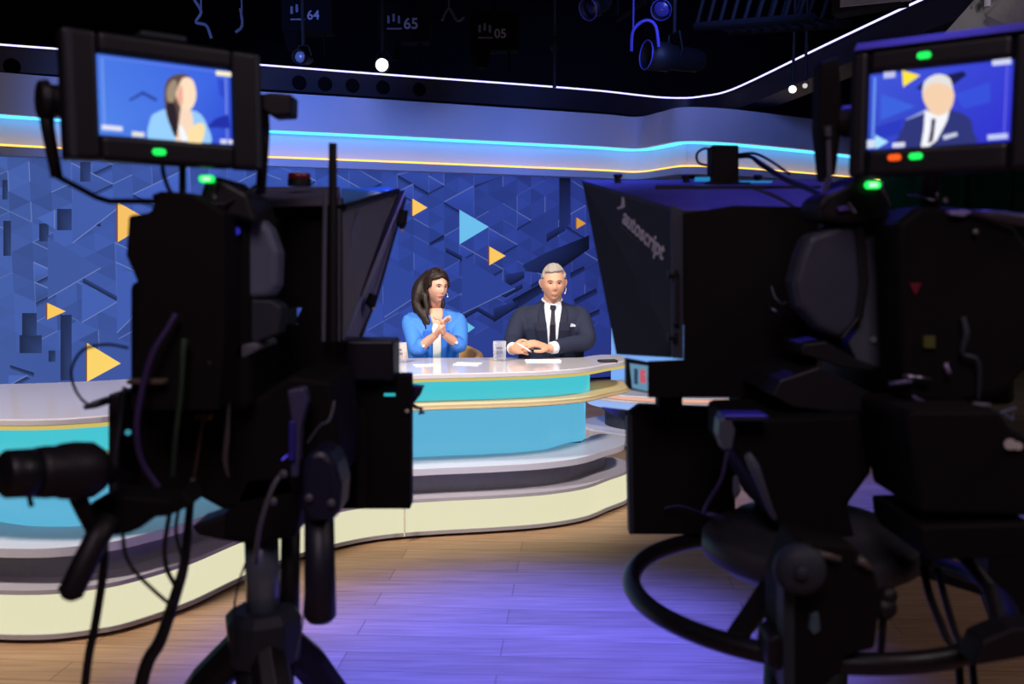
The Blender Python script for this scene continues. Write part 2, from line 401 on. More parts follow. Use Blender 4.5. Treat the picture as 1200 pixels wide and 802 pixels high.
for k in range(6): gs.tube([(3.97 + k * .45, 10.37 - k * .068, 0.0), (3.97 + k * .45, 10.37 - k * .068, 2.4)], .05, 8)
tag(obj('green_screen', gs, mat('green_cloth', (18, 70, 44), .9, spec=.1)), 'dark green screen cloth hanging in the shade behind the camera with the orange lamp', 'screen')
# ------------------------------------------------------------------ news desk
dpx = [(-230, 690), (-120, 727), (-50, 745), (0, 750), (60, 750), (110, 744), (150, 736), (220, 712), (280, 683), (340, 658), (400, 641), (450, 632), (510, 627), (580, 623), (640, 618), (685, 610)]
dp = [PZ(x, y, .01) for x, y in dpx] + [Vector(v) for v in ((.46, 4.43, 0), (.565, 4.57, 0), (.595, 4.72, 0))]
front, _ = crom([Vector((p.x, p.y, 0)) for p in dp], [0] * len(dp), 8)
bk = [Vector(v) for v in ((.50, 4.89, 0), (.40, 4.92, 0), (.2, 4.92, 0), (-.2, 4.92, 0), (-.6, 4.88, 0), (-1.0, 4.66, 0), (-1.4, 4.3, 0), (-1.8, 4.02, 0), (-2.3, 3.92, 0), (-2.9, 4.0, 0), (-3.3, 4.2, 0))]
back, _ = crom(bk, [0] * len(bk), 6)
def resample(pts, n):
    L = [0]
    for a, b in zip(pts, pts[1:]): L.append(L[-1] + (b - a).length)
    out = []; k = 0
    for i in range(n):
        t = L[-1] * i / (n - 1)
        while k < len(L) - 2 and L[k + 1] < t: k += 1
        out.append(pts[k].lerp(pts[k + 1], (t - L[k]) / max(1e-9, L[k + 1] - L[k])))
    return out
front = front + [Vector((.59, 4.78, 0)), Vector((.565, 4.84, 0)), Vector((.52, 4.88, 0))]
NS = 130
def tier(fo, bo):                       # matching points along the front and the back of one layer, left to right
    f = resample([p + nrm(front, i) * fo for i, p in enumerate(front)], NS)
    back_ = back[::-1]; n = len(back_); g = []
    for i, p in enumerate(back_):
        d = (back_[-1] - p).length; g.append(p - nrm(back_, i) * bo * min(1, max(.12, d / .16)))
    if fo > .12:                        # the set-back panels end in a tighter round corner
        e = .375 if fo < .3 else .36
        f = [p for p in f if p.x < e - .09]; y0 = f[-1].y
        f = resample(f + [Vector((e - .04, y0 + .028, 0)), Vector((e - .012, y0 + .065, 0)), Vector((e, y0 + .105, 0))], NS)
        g = [p for p in g if p.x < e - .03] + [Vector((e, max(y0 + .12, 4.66), 0))]
    return f, resample(g, NS)
desk = thing('news_desk', 'curved white news desk with cyan lit front and cream base', 'desk', (-.6, 4.3, 0))
def dk(name, fo, bo, za, zb, m, bev=0):
    f, g = tier(fo, bo); u = Vector((0, 0, za)); w_ = Vector((0, 0, zb))
    return obj(name, MB().rings([[a + u, b + u, b + w_, a + w_] for a, b in zip(f, g)]), m, desk, bevel=bev, seg=2)
M_top = mat('desk_top_gloss', (208, 206, 214), .16, spec=.5, var=.02, coat=.4)
M_gold = mat('gold_edge', (232, 205, 95), .3, var=.04, spec=.5)
M_ply = mat('beige_shelf', (196, 178, 140), .4, var=.06, scale=8)
M_pl = mat('pale_grey_step', (196, 198, 212), .3, var=.03)
M_led = mat('grey_ledge', (170, 167, 178), .4, var=.05)
dk('kick_strip', .05, .34, 0, .014, M_blk2)
dk('edge_strip', -.008, .30, .014, .03, mat('base_edge_grey', (160, 158, 165), .4))
dk('base_panel', .0, .30, .03, .16, emit('cream_glow', (226, 222, 186), .98, 1))
dk('base_ledge', -.004, .30, .16, .176, M_led, .003)
dk('recess_band', .119, .33, .176, .272, mat('recess_grey', (150, 150, 158), .35))
dk('step_slab', .02, .30, .272, .305, M_pl, .008)
dk('lower_panel', .26, .24, .305, .565, emit('cyan_low', (92, 180, 216), .95, 1))
dk('shelf', .0, .30, .565, .588, M_ply, .004)
dk('shelf_edge', -.003, .31, .568, .576, mat('beige_edge', (214, 196, 150), .4))
dk('upper_panel', .125, .24, .588, .69, emit('cyan_up', (68, 200, 214), .95, 1))
dk('gold_edge', .012, .2, .688, .699, emit('gold_line', (228, 205, 110), .8))
dk('desk_top', .015, .2, .699, .722, M_top, .004)
sm = MB(); q = PZ(474, 629, .03); n_ = Vector((.1, -1, 0)).normalized()
sm.box((q.x, q.y + .008, .095), (.006, .02, .13)); obj('seam', sm, mat('seam_pale', (235, 232, 215), .5), desk)
DT = .722
# ------------------------------------------------------------------ people
M_skinM = mat('skin_man', (214, 160, 132), .55, spec=.3, var=.05, scale=20)
M_skinW = mat('skin_woman', (220, 168, 144), .5, spec=.35, var=.04, scale=20)
M_navy = mat('navy_suit', (40, 45, 66), .8, spec=.2, var=.1, scale=120)
M_navyl = mat('navy_lapel', (34, 38, 58), .75, spec=.2, var=.1, scale=120)
M_shirt = mat('white_shirt', (222, 228, 240), .7, spec=.2, var=.02)
M_tie = mat('dark_tie', (26, 25, 42), .6, spec=.3, var=.3, scale=160)
M_blz = mat('blue_blazer', (70, 132, 226), .75, spec=.2, var=.05, scale=60)
M_blzl = mat('blue_lapel', (60, 118, 212), .75, spec=.2, var=.05, scale=60)
M_top2 = mat('cream_top', (228, 224, 216), .7, spec=.2, var=.03)
M_hairG = mat('silver_hair', (158, 150, 143), .7, spec=.15, var=.25, scale=140)
M_hairB = mat('dark_brown_hair', (36, 24, 20), .5, spec=.35, var=.5, scale=70, bump=.6)
M_eye = mat('eye_white', (222, 218, 214), .3, var=.02); M_iris = mat('iris', (44, 48, 58), .2, var=.02)
M_lip = mat('lip_pink', (178, 92, 88), .4, var=.04); M_lipM = mat('lip_pale', (200, 142, 120), .5, var=.04)
M_brow = mat('brow_grey', (120, 100, 88), .8); M_browB = mat('brow_brown', (62, 42, 34), .8)
M_trs = mat('dark_trousers', (28, 30, 44), .8, spec=.2); M_shoe = mat('black_shoe', (16, 14, 16), .4)
class Head:
    def __init__(s, c, rx, ry, rz, yaw, pitch, roll, fem):
        s.rx, s.ry, s.rz, s.fem = rx, ry, rz, fem
        s.M = Matrix.Translation(c) @ Matrix.Rotation(yaw, 4, 'Z') @ Matrix.Rotation(roll, 4, 'Y') @ Matrix.Rotation(pitch, 4, 'X')
    def local(s, d):                   # d: unit direction, -y is the face
        x, y, z = d
        k = s.rz / .125
        px, py, pz = x * s.rx, y * s.ry, z * s.rz
        if z < 0:
            t = -z
            px *= 1 - (.44 if s.fem else .30) * t ** 1.7
            if y > 0: py *= 1 - .45 * t ** 1.2
            else: py = py * (1 - .10 * t) - .020 * k * t ** 2 * (1 - abs(x)) 
        else:
            px *= 1 + .05 * z * (1 - z)
            if y > 0: py *= 1.08
        if y < 0:
            g = lambda cx, cz, sx, sz: math.exp(-((px / k - cx) / sx) ** 2 - ((pz / k - cz) / sz) ** 2)
            e = g(0, -.022, .010, .020) * .013 + g(0, -.034, .017, .010) * .005        # nose
            e += g(0, .022, .05, .012) * .005                                          # brow ridge
            e -= (g(.031, .004, .016, .012) + g(-.031, .004, .016, .012)) * .010       # eye sockets
            e += (g(.042, -.03, .018, .02) + g(-.042, -.03, .018, .02)) * .004         # cheekbones
            e += g(0, -.066, .022, .009) * .005                                        # mouth
            e -= g(0, -.082, .02, .007) * .004
            e += g(0, -.100, .020, .012) * .007                                        # chin
            py -= e * k
        return Vector((px, py, pz))
    def front(s, x, z, off=0):         # point on the face at local x, z
        zz = max(-1, min(1, z / s.rz)); q = max(1e-6, 1 - zz * zz)
        dx = max(-.98, min(.98, x / s.rx / math.sqrt(q)))
        for _ in range(5):
            d = Vector((dx * math.sqrt(q), -math.sqrt(max(0, q - dx * dx * q)), zz)); p = s.local(d)
            dx = max(-.98, min(.98, dx + (x - p.x) / s.rx / math.sqrt(q)))
        return s.M @ (p + Vector((0, -off, 0)))
    def skull(s, mb, n=72, m=56, sc=1, cut=None):
        rs = []
        for i in range(m + 1):
            th = math.pi * (.012 + .976 * i / m)
            rs.append([s.M @ (s.local(Vector((math.sin(th) * math.cos(k * 2 * math.pi / n), math.sin(th) * math.sin(k * 2 * math.pi / n), -math.cos(th)))) * sc) for k in range(n)])
        mb.rings(rs)
    def ear(s, mb, side):
        k = s.rz / .125
        mb.tube([s.M @ (Vector((side * (s.rx + o), y, z)) * 1) for o, y, z in ((-.003, .008, -.030 * k), (.003, .012, -.012 * k), (.006, .016, .010 * k), (.003, .012, .022 * k), (-.003, .0, .020 * k))], [.005, .007, .009, .008, .005], 8, smooth=3)
def finger(mb, base, d, n, L, r, curl):
    p = [Vector(base)]; d = d.normalized(); ax = d.cross(n).normalized()
    for q, f in enumerate((.46, .30, .24)):
        d = Matrix.Rotation(curl * (1.0, 1.1, .8)[q], 3, ax) @ d
        p.append(p[-1] + d * L * f)
    mb.tube(p, [r * 1.12, r * 1.05, r * .95, r * .72], 8, smooth=3)
def hand(mb, w, d, n, thumb, k=1.0, curls=(.3, .35, .4, .45), thumb_in=.5, spread=.10):
    """w wrist, d towards the fingers, n the palm's facing, thumb +1/-1 the side across"""
    w, d, n = Vector(w), Vector(d).normalized(), Vector(n); n = (n - d * n.dot(d)).normalized(); sd = d.cross(n).normalized() * thumb
    L = .088 * k
    rs = []
    for t, hw, ht in ((0, .026, .019), (.25, .033, .019), (.6, .040, .016), (.95, .040, .012), (1.05, .036, .009)):
        c = w + d * L * t; rs.append([c + sd * math.cos(a * math.pi / 8) * hw * k + n * math.sin(a * math.pi / 8) * ht * k for a in range(16)])
    mb.rings(rs)
    for i, (o, l) in enumerate(((.030, .074), (.010, .082), (-.010, .076), (-.029, .060))):
        dd = d + sd * (spread * (1.5 - i) * .7)
        finger(mb, w + d * L * (.95 - .03 * abs(i - 1)) + sd * o * k, dd, n, l * k, .0088 * k, curls[i])
    tb = w + d * L * .28 + sd * .026 * k
    t1 = tb + (d * .6 + sd * .75 + n * .25).normalized() * .036 * k
    t2 = t1 + (d * .9 + sd * (.45 - thumb_in) + n * .35).normalized() * .031 * k
    t3 = t2 + (d * .95 + sd * (.15 - thumb_in) + n * .35).normalized() * .025 * k
    mb.tube([tb - d * .012, t1, t2, t3], [.014 * k, .0115 * k, .0105 * k, .008 * k], 8, smooth=3)
def ovals(mb, L, n=28, e=2.3):          # L: (center, half width, half depth, yaw)
    rs = []
    for c, a, b, yw in L:
        r = []
        for k in range(n):
            t = k * 2 * math.pi / n; cs, sn = math.cos(t), math.sin(t)
            x = a * abs(cs) ** (2 / e) * (1 if cs >= 0 else -1); y = b * abs(sn) ** (2 / e) * (1 if sn >= 0 else -1)
            r.append(Vector(c) + Vector((x * math.cos(yw) - y * math.sin(yw), x * math.sin(yw) + y * math.cos(yw), 0)))
        rs.append(r)
    mb.rings(rs)
class Torso:
    def __init__(s, L): s.L = L         # rows (z, cx, cy, a, b, yaw)
    def at(s, z):
        L = s.L
        for i in range(len(L) - 1):
            if L[i][0] <= z <= L[i + 1][0]:
                t = (z - L[i][0]) / (L[i + 1][0] - L[i][0]); return [L[i][j] * (1 - t) + L[i + 1][j] * t for j in range(6)]
        return list(L[0] if z < L[0][0] else L[-1])
    def loft(s, mb, grow=0):
        ovals(mb, [((r[1], r[2], r[0]), r[3] + grow, r[4] + grow, r[5]) for r in s.L])
    def pt(s, x, z, off):               # front surface point at local x across the body
        _, cx, cy, a, b, yw = s.at(z); e = 2.3
        q = min(.97, abs(x) / (a + 1e-6)); y = -b * (1 - q ** e) ** (1 / e) - off
        return Vector((cx + x * math.cos(yw) - y * math.sin(yw), cy + x * math.sin(yw) + y * math.cos(yw), z))
    def strip(s, mb, rows, off, th=.006, n=6):   # rows (z, xl, xr)
        fr = [[s.pt(xl + (xr - xl) * k / n, z, off) for k in range(n + 1)] for z, xl, xr in rows]
        bk_ = [[s.pt(xl + (xr - xl) * k / n, z, off - th) for k in range(n + 1)] for z, xl, xr in rows]
        mb.rings([f + g[::-1] for f, g in zip(fr, bk_)])
def face(h, root, eye_r, lip, brow, gaze):
    k = h.rz / .125
    for sx in (-1, 1):
        c = h.front(sx * .031 * k, .004 * k, -.006 * k)
        e = obj('eye', MB().ball(c, .0105 * k, 14), M_eye, root, smooth=True)
        ic = h.front(sx * .031 * k + gaze * k, .004 * k, .0022 * k)
        obj('iris', MB().ball(ic, .0052 * k, 10), M_iris, e, smooth=True)
        b = MB().tube([h.front(sx * x * k, z * k, .001) for x, z in ((.014, .021), (.026, .026), (.040, .024), (.050, .017))], [.0018 * k, .003 * k, .0026 * k, .0012 * k], 6, smooth=3)
        obj('eyebrow', b, brow, root, smooth=True)
        l = MB().tube([h.front(sx * x * k, z * k, .0015) for x, z in ((.018, .006), (.026, .0115), (.034, .0115), (.045, .006))], [.0012, .0018, .0018, .0012], 6, smooth=2)
        obj('eyelash', l, brow, root, smooth=True)
    m = MB(); m.tube([h.front(x * k, z * k, .0005) for x, z in ((-.021, -.066), (-.008, -.0625), (0, -.064), (.008, -.0625), (.021, -.066))], [.0015, .003 * k, .003 * k, .003 * k, .0015], 6, smooth=3)
    m.tube([h.front(x * k, z * k, .0005) for x, z in ((-.020, -.067), (-.008, -.0715), (.008, -.0715), (.020, -.067))], [.0015, .0038 * k, .0038 * k, .0015], 6, smooth=3)
    obj('lips', m, lip, root, smooth=True)
def legs(mb, hips, kneeY, footY, cx, w=.09, yaw=0):
    for sx in (-1, 1):
        h = Vector((cx + sx * .08, hips, .51)); kn = Vector((cx + sx * .10, kneeY, .50)); an = Vector((cx + sx * .10, footY, .10))
        mb.tube([h, (h + kn) / 2, kn, (kn * .6 + an * .4), an], [.085, .08, .06, .058, .04], 14, smooth=4)
def shoes(mb, cx, footY):
    for sx in (-1, 1):
        x = cx + sx * .10
        mb.tube([(x, footY + .05, .04), (x, footY - .02, .045), (x, footY - .10, .035), (x, footY - .17, .028)], [.034, .04, .038, .022], 12, smooth=3)
# ---- the man
hM = Head(P(648.5, 332.5, 4.93), .0615, .080, .0965, .06, .02, 0, False)
mx = P(646, 400, 4.97).x
Tm = Torso([(.44, mx, 5.06, .175, .125, 0), (.60, mx, 5.03, .165, .120, 0), (.75, mx, 4.99, .176, .118, 0), (.86, mx, 4.975, .184, .120, 0), (.915, mx, 4.975, .176, .104, 0), (.948, mx + .002, 4.98, .162, .084, 0), (.972, mx + .003, 4.985, .105, .066, 0), (.994, mx + .003, 4.985, .056, .050, 0), (1.004, mx + .003, 4.985, .048, .046, 0)])
elL, elR = Vector((mx - .205, 4.84, .795)), Vector((mx + .175, 4.83, .795))
wrL = P(601, 410.5, 4.68); wrR = P(641, 409, 4.66)
b = MB(); hM.skull(b); hM.ear(b, -1); hM.ear(b, 1)
nb = Vector((mx + .003, 4.985, .95))
b.tube([nb, hM.M @ Vector((0, .014, -.045))], [.050, .046], 20)
Tm.loft(b, -.02)
for el, wr, sx in ((elL, wrL, -1), (elR, wrR, 1)):
    sh = Vector((mx + sx * .135, 4.98, .90))
    b.tube([sh, (sh + el) / 2, el, (el + wr) / 2, wr], [.028, .030, .030, .028, .021], 12, smooth=3)
hand(b, wrL + Vector((0, 0, .004)), (.62, -.62, .16), (.75, .45, -.30), 1, .80, (.6, .65, .7, .75), .45)
hand(b, wrR + Vector((0, 0, .006)), (-.82, -.42, .34), (-.25, .35, -.85), 1, .82, (.30, .34, .38, .42), .35)
man = obj('person', b, M_skinM, None, remesh=.0034, relax=1)
tag(man, 'grey-haired person in dark navy suit and tie seated at the desk holding a pen', 'person')
face(hM, man, .01, M_lipM, M_brow, .000)
# hair: short silver cap with side parting
def cap(h, mb, grow, keep, n=64, m=48, bump=0, seed=1):
    rr = random.Random(seed); rs = []
    for i in range(m + 1):
        th = math.pi * (.01 + .66 * i / m); row = []
        for k in range(n):
            a = k * 2 * math.pi / n; d = Vector((math.sin(th) * math.cos(a), math.sin(th) * math.sin(a), math.cos(th)))
            g = grow(d) if keep(d) else -.012
            g += bump * math.sin(9 * a + 5 * math.cos(th * 4)) * (1 if g > 0 else 0)
            row.append(h.M @ (h.local(d) + d * g))
        rs.append(row)
    mb.rings(rs)
hr = MB()
cap(hM, hr, lambda d: .0055 + .006 * max(0, d.z) + (.004 if d.y < -.2 and d.z > .4 else 0), lambda d: (d.z > .60 + .06 * d.x if d.y < -.45 else d.z > (.25 if d.y < -.02 else -.12) ) or (d.y > .12 and d.z > -.42), bump=.0018)
obj('hair', hr, M_hairG, man, remesh=.004, relax=1)
# jacket
jk = MB(); Tm.loft(jk, .004)
for el, wr, sx in ((elL, wrL, -1), (elR, wrR, 1)):
    sh = Vector((mx + sx * .142, 4.98, .918)); d = (wr - el); e2 = el + d * .80
    jk.tube([sh + Vector((-sx * .05, 0, .022)), sh + Vector((sx * .008, 0, -.002)), (sh + el) / 2 + Vector((sx * .012, .0, 0)), el, el + d * .4, e2], [.038, .053, .050, .047, .042, .036], 16, smooth=4)
obj('jacket', jk, M_navy, man, remesh=.007, relax=3)
sh_ = MB(); Tm.strip(sh_, [(.700, -.016, .026), (.76, -.024, .022), (.84, -.030, .034), (.90, -.037, .046), (.945, -.043, .052), (.975, -.045, .052), (.99, -.040, .046)], .012, .012)
obj('shirt', sh_, M_shirt, man, smooth=True)
sh_ = MB()
for sx in (-1, 1):
    sh_.tube([Tm.pt(sx * .008, .962, .014), Tm.pt(sx * .026, .983, .014), Vector((mx + .003 + sx * .050, 4.972, 1.004)), Vector((mx + .003 + sx * .036, 5.02, 1.012))], [.005, .0065, .0065, .006], 10, smooth=3)
obj('collar', sh_, M_shirt, man, smooth=True)
sh_ = MB()
for el, wr in ((elL, wrL), (elR, wrR)):
    d = wr - el; sh_.cyl(el + d * .76, el + d * .90, .033, 18, .030)
obj('cuff', sh_, M_shirt, man, smooth=True)
ti = MB(); Tm.strip(ti, [(.695, .004, .010), (.705, -.012, .026), (.76, -.016, .020), (.88, -.012, .016), (.950, -.006, .012), (.956, -.008, .014)], .020, .008)
Tm.strip(ti, [(.952, -.007, .013), (.962, -.013, .019), (.974, -.013, .019), (.978, -.010, .016)], .024, .012)
obj('tie', ti, M_tie, man, bevel=.002)
lap = MB()
for sx in (-1, 1):
    Tm.strip(lap, [(.70, .004 + sx * .012, .004 + sx * .028), (.77, .003 + sx * .024, .003 + sx * .058), (.85, .003 + sx * .031, .003 + sx * .084), (.888, .003 + sx * .034, .003 + sx * .094), (.892, .003 + sx * .035, .003 + sx * .070), (.93, .003 + sx * .041, .003 + sx * .076), (.968, .003 + sx * .046, .003 + sx * .070), (.992, .003 + sx * .044, .003 + sx * .053)], .016, .010)
obj('lapel', lap, M_navyl, man, bevel=.002)
bt = MB(); bt.ball(Tm.pt(.012, .705, .018), .008, 10, (1, .5, 1)); obj('button', bt, M_blk, man)
ps = MB(); Tm.strip(ps, [(.868, .078, .120), (.875, .076, .124), (.881, .082, .114), (.885, .088, .098)], .010, .006, 8); obj('pocket_square', ps, mat('pocket_white', (190, 195, 215), .7, var=.35, scale=200), man)
er = MB(); q = hM.M @ Vector((.066, -.010, -.024)); er.tube([q, q + Vector((-.002, -.016, -.010)), hM.M @ Vector((.055, -.052, -.047))], [.0028, .0022, .0022], 6, smooth=3); er.ball(hM.M @ Vector((.055, -.053, -.048)), .0042, 8)
obj('headset_microphone', er, mat('mic_beige', (225, 205, 190), .5), man)
tr = MB(); legs(tr, 5.06, 4.80, 4.85, mx); obj('trousers', tr, M_trs, man, remesh=.012, relax=2)
so = MB(); shoes(so, mx, 4.87); obj('shoe', so, M_shoe, man, smooth=True)
pen = MB(); a = P(606, 402.5, 4.60); c_ = P(622, 412, 4.56); pen.tube([a, a.lerp(c_, .1), a.lerp(c_, .8), c_], [.0035, .0045, .0045, .0015], 10)
tag(obj('pen', pen, mat('pen_white', (225, 205, 205), .3)), 'short pale pen held in the hand of the suited person', 'pen')
# ---- the woman
hW = Head(P(511, 336.5, 4.90), .0535, .072, .0845, .60, .03, .04, True)
wx = P(509, 400, 4.95).x
Tw = Torso([(.44, wx - .01, 5.04, .165, .12, .16), (.60, wx - .01, 5.0, .125, .095, .16), (.72, wx - .006, 4.96, .128, .098, .16), (.84, wx - .002, 4.94, .142, .104, .18), (.905, wx, 4.95, .140, .088, .18), (.935, wx, 4.955, .116, .070, .18), (.955, wx, 4.955, .070, .054, .18), (.97, wx, 4.95, .043, .044, .18)])
eL, eR = P(490, 411, 4.76) + Vector((0, 0, .010)), P(537, 404, 4.78)
wL, wR = P(511.5, 392, 4.685), P(519.5, 391, 4.69)
b = MB(); hW.skull(b)
b.tube([Vector((wx, 4.955, .92)), Vector((wx + .004, 4.945, .97)), hW.M @ Vector((0, .013, -.040))], [.043, .035, .034], 18)
Tw.loft(b, -.012)
for el, wr, sx in ((eL, wL, -1), (eR, wR, 1)):
    sh = Vector((wx + sx * .115, 4.95 + sx * .02, .885))
    b.tube([sh, (sh + el) / 2, el, (el + wr) / 2, wr], [.026, .026, .025, .024, .0165], 12, smooth=3)
hand(b, wL, (.50, -.12, .85), (.85, -.2, -.35), -1, .74, (.10, .15, .2, .3), .3, .05)
hand(b, wR, (-.05, -.25, .95), (-.9, -.15, .1), 1, .74, (.5, .55, .6, .7), .5, .05)
wom = obj('person', b, M_skinW, None, remesh=.0032, relax=1)
tag(wom, 'dark-haired person in bright blue blazer seated at the desk with hands clasped', 'person')
face(hW, wom, .01, M_lip, M_browB, .001)
hr = MB()
cap(hW, hr, lambda d: .014 + .004 * max(0, d.z), lambda d: (d.z > .60 - .25 * abs(d.x) if d.y < -.5 else (d.z > -.9 if d.y > -.1 else d.z > .42 - 1.15 * (abs(d.x) - .55))), bump=.001)
def lock(pts, r): hr.tube([hW.M @ Vector(p) if len(p) == 3 else Vector(p[:3]) for p in pts], r, 12, smooth=5)
def hx(px, py, d): p = P(px, py, d); return (p.x, p.y, p.z, 0)
lock([(-.02, -.02, .085), hx(496, 330, 4.90), hx(490.5, 344, 4.885), hx(488, 357, 4.875), hx(496, 370, 4.86), hx(502, 382, 4.85), hx(493.5, 394, 4.845), hx(498, 403, 4.845)], [.016, .024, .027, .025, .023, .019, .013, .006])
lock([(-.025, .03, .075), hx(490.5, 334, 4.94), hx(487.5, 349, 4.93), hx(489, 364, 4.91), hx(496, 377, 4.88)], [.02, .026, .026, .022, .010])
lock([(-.03, .0, .085), hx(499, 338, 4.885), hx(498.5, 351, 4.87), hx(500.5, 363, 4.86), hx(497.5, 376, 4.85), hx(502, 387, 4.842), hx(499, 396, 4.84)], [.014, .013, .015, .014, .014, .010, .005])
lock([(.0, .055, .06), (.012, .068, .0), (.020, .060, -.06), hx(518, 354, 4.95), hx(518, 362, 4.93)], [.026, .034, .032, .018, .007])
lock([(-.01, .055, .06), (-.025, .07, .0), (-.025, .07, -.06), hx(500, 370, 5.0)], [.026, .036, .036, .022])
obj('hair', hr, M_hairB, wom, remesh=.0036, relax=2)
bz = MB(); Torso([r_ for r_ in Tw.L if r_[0] < .96]).loft(bz, .008)
for el, wr, sx in ((eL, wL, -1), (eR, wR, 1)):
    sh = Vector((wx + sx * .112, 4.95 + sx * .02, .892)); d = wr - el
    bz.tube([sh + Vector((-sx * .05, 0, .018)), sh + Vector((sx * .012, 0, .0)), (sh + el) / 2 + Vector((sx * .014, 0, 0)), el - d * .05, el + d * .22, el + d * .34], [.034, .044, .044, .042, .038, .036], 16, smooth=4)
obj('blazer', bz, M_blz, wom, remesh=.006, relax=3)
tp = MB(); Tw.strip(tp, [(.66, -.012, .034), (.74, -.012, .032), (.82, -.016, .028), (.86, -.022, .026), (.885, -.012, .010)], .014, .012); obj('top', tp, M_top2, wom, smooth=True)
ns = MB(); Tw.strip(ns, [(.862, -.008, .012), (.90, -.022, .030), (.935, -.032, .040), (.962, -.036, .038)], .0125, .012); obj('neckline', ns, M_skinW, wom, smooth=True)
lap = MB()
for sx in (-1, 1):
    Tw.strip(lap, [(.66, .010 + sx * .026, .010 + sx * .040), (.76, .007 + sx * .025, .007 + sx * .056), (.85, .004 + sx * .026, .004 + sx * .068), (.86, .004 + sx * .026, .004 + sx * .052), (.92, .004 + sx * .034, .004 + sx * .060), (.958, .004 + sx * .036, .004 + sx * .050)], .018, .010)
obj('lapel', lap, M_blzl, wom, bevel=.002)
for el, wr, ppx in ((eL, wL, (499.5, 408.5)), (eR, wR, (540, 405.5))):
    d = wr - el; q = el + d * .22
    obj('cuff_button', MB().ball(q + Vector((.010, -.038, .0)), .0075, 10, (1, .5, 1)), M_top2, wom, smooth=True)
er = MB(); er.tube([hW.M @ Vector((.052, .0, -.016)), hW.M @ Vector((.048, -.04, -.036)), hW.M @ Vector((.034, -.064, -.046))], [.002] * 3, 6, smooth=3); er.ball(hW.M @ Vector((.033, -.066, -.046)), .0042, 8)
obj('headset_microphone', er, mat('mic_beige', (225, 205, 190), .5), wom)
tr = MB(); legs(tr, 5.04, 4.79, 4.83, wx - .01); obj('trousers', tr, M_blz, wom, remesh=.012, relax=2)
so = MB(); shoes(so, wx - .01, 4.85); obj('shoe', so, M_shoe, wom, smooth=True)
# ---- low tan tub chairs
M_tan = mat('tan_leather', (190, 150, 96), .5, var=.08, scale=20)
def tub(cx, cy, yaw, top, label, ro=.335, half=100):
    t = thing('tub_chair', label, 'chair', (cx, cy, 0), 'tub chairs behind the desk')
    g = MB(); rs = []
    n = 26
    for k in range(n + 1):
        a = math.radians(-half + 2 * half * k / n) + yaw + math.pi / 2; u = Vector((math.cos(a), math.sin(a), 0)); c = Vector((cx, cy, 0))
        hz = top + .04 * math.cos(math.radians(-half + 2 * half * k / n))
        rs.append([c + u * r + Vector((0, 0, z)) for r, z in ((ro - .035, .34), (ro - .03, hz - .015), (ro - .012, hz), (ro + .015, hz - .015), (ro + .02, .34), (ro - .005, .31))])
    g.rings(rs); obj('backrest', g, M_tan, t, smooth=True)
    g = MB(); g.lathe((cx, cy, 0), [(.05, .30), (ro - .04, .30), (ro - .035, .33), (ro - .035, .365), (ro - .07, .385), (.02, .39)]); obj('seat', g, M_tan, t, smooth=True)
    g = MB(); g.lathe((cx, cy, 0), [(.03, .30), (.03, .04), (.08, .03), (.17, .015), (.17, 0), (.03, 0)]); obj('pedestal', g, M_met, t, smooth=True)
    return t
tub(wx - .10, 5.21, -.10, .69, 'low tan tub chair around the person in the blue blazer')
tub(mx - .02, 5.22, 0, .62, 'low tan tub chair behind the person in the navy suit', .235, 50)
# ---- on the desk
def thin_glass(name, rgb, op):
    m = bpy.data.materials.new(name); m.use_nodes = True; nt = m.node_tree; out = nt.nodes['Material Output']; b = nt.nodes['Principled BSDF']
    b.inputs['Base Color'].default_value = (*lin(rgb), 1); b.inputs['Roughness'].default_value = .05
    tr_ = nt.nodes.new('ShaderNodeBsdfTransparent'); mx_ = nt.nodes.new('ShaderNodeMixShader'); fr = nt.nodes.new('ShaderNodeLayerWeight'); fr.inputs[0].default_value = .22
    ad = nt.nodes.new('ShaderNodeMath'); ad.operation = 'ADD'; ad.use_clamp = True; ad.inputs[1].default_value = op
    nt.links.new(fr.outputs[1], ad.inputs[0]); nt.links.new(ad.outputs[0], mx_.inputs[0])
    nt.links.new(tr_.outputs[0], mx_.inputs[1]); nt.links.new(b.outputs[0], mx_.inputs[2]); nt.links.new(mx_.outputs[0], out.inputs['Surface'])
    return m
M_glass = thin_glass('clear_glass', (240, 243, 250), .06); M_water = thin_glass('water', (225, 232, 244), .03)
M_prt = mat('grey_print', (110, 112, 135), .5)
def tumbler(px, py, d, label):
    p = P(px, py, d); p.z = DT + .0005; r, h = .031, .096
    t = thing('water_glass', label, 'glass', p, 'water glasses on the desk')
    obj('tumbler', MB().lathe(p, [(.001, 0), (r * .92, 0), (r, .01), (r * 1.04, h), (r * .98, h), (r * .94, .012), (.001, .010)], n=32), M_glass, t, smooth=True)
    obj('water', MB().lathe(p, [(.001, .0115), (r * .925, .0125), (r * .96, h * .52), (.001, h * .52)], n=32), M_water, t, smooth=True)
    m = MB()
    for z, w in ((.060, .7), (.040, .8)):
        for k in range(5):
            a = -math.pi / 2 + (k - 2) * .22 * w; u = Vector((math.cos(a), math.sin(a), 0)); v = Vector((-u.y, u.x, 0)); c = p + u * (r * 1.035) + Vector((0, 0, z))
            m.prism([c - v * .003, c + v * .003, c + v * .003 + Vector((0, 0, .010)), c - v * .003 + Vector((0, 0, .010))], u * .0006)
    obj('print', m, M_prt, t)
    return t
tumbler(585.5, 421, 4.58, 'printed water glass between the two presenters')
tumbler(469, 424, 4.50, 'water glass left of the person in the blue blazer')
M_pap = mat('white_paper', (236, 238, 244), .8, spec=.1, var=.01)
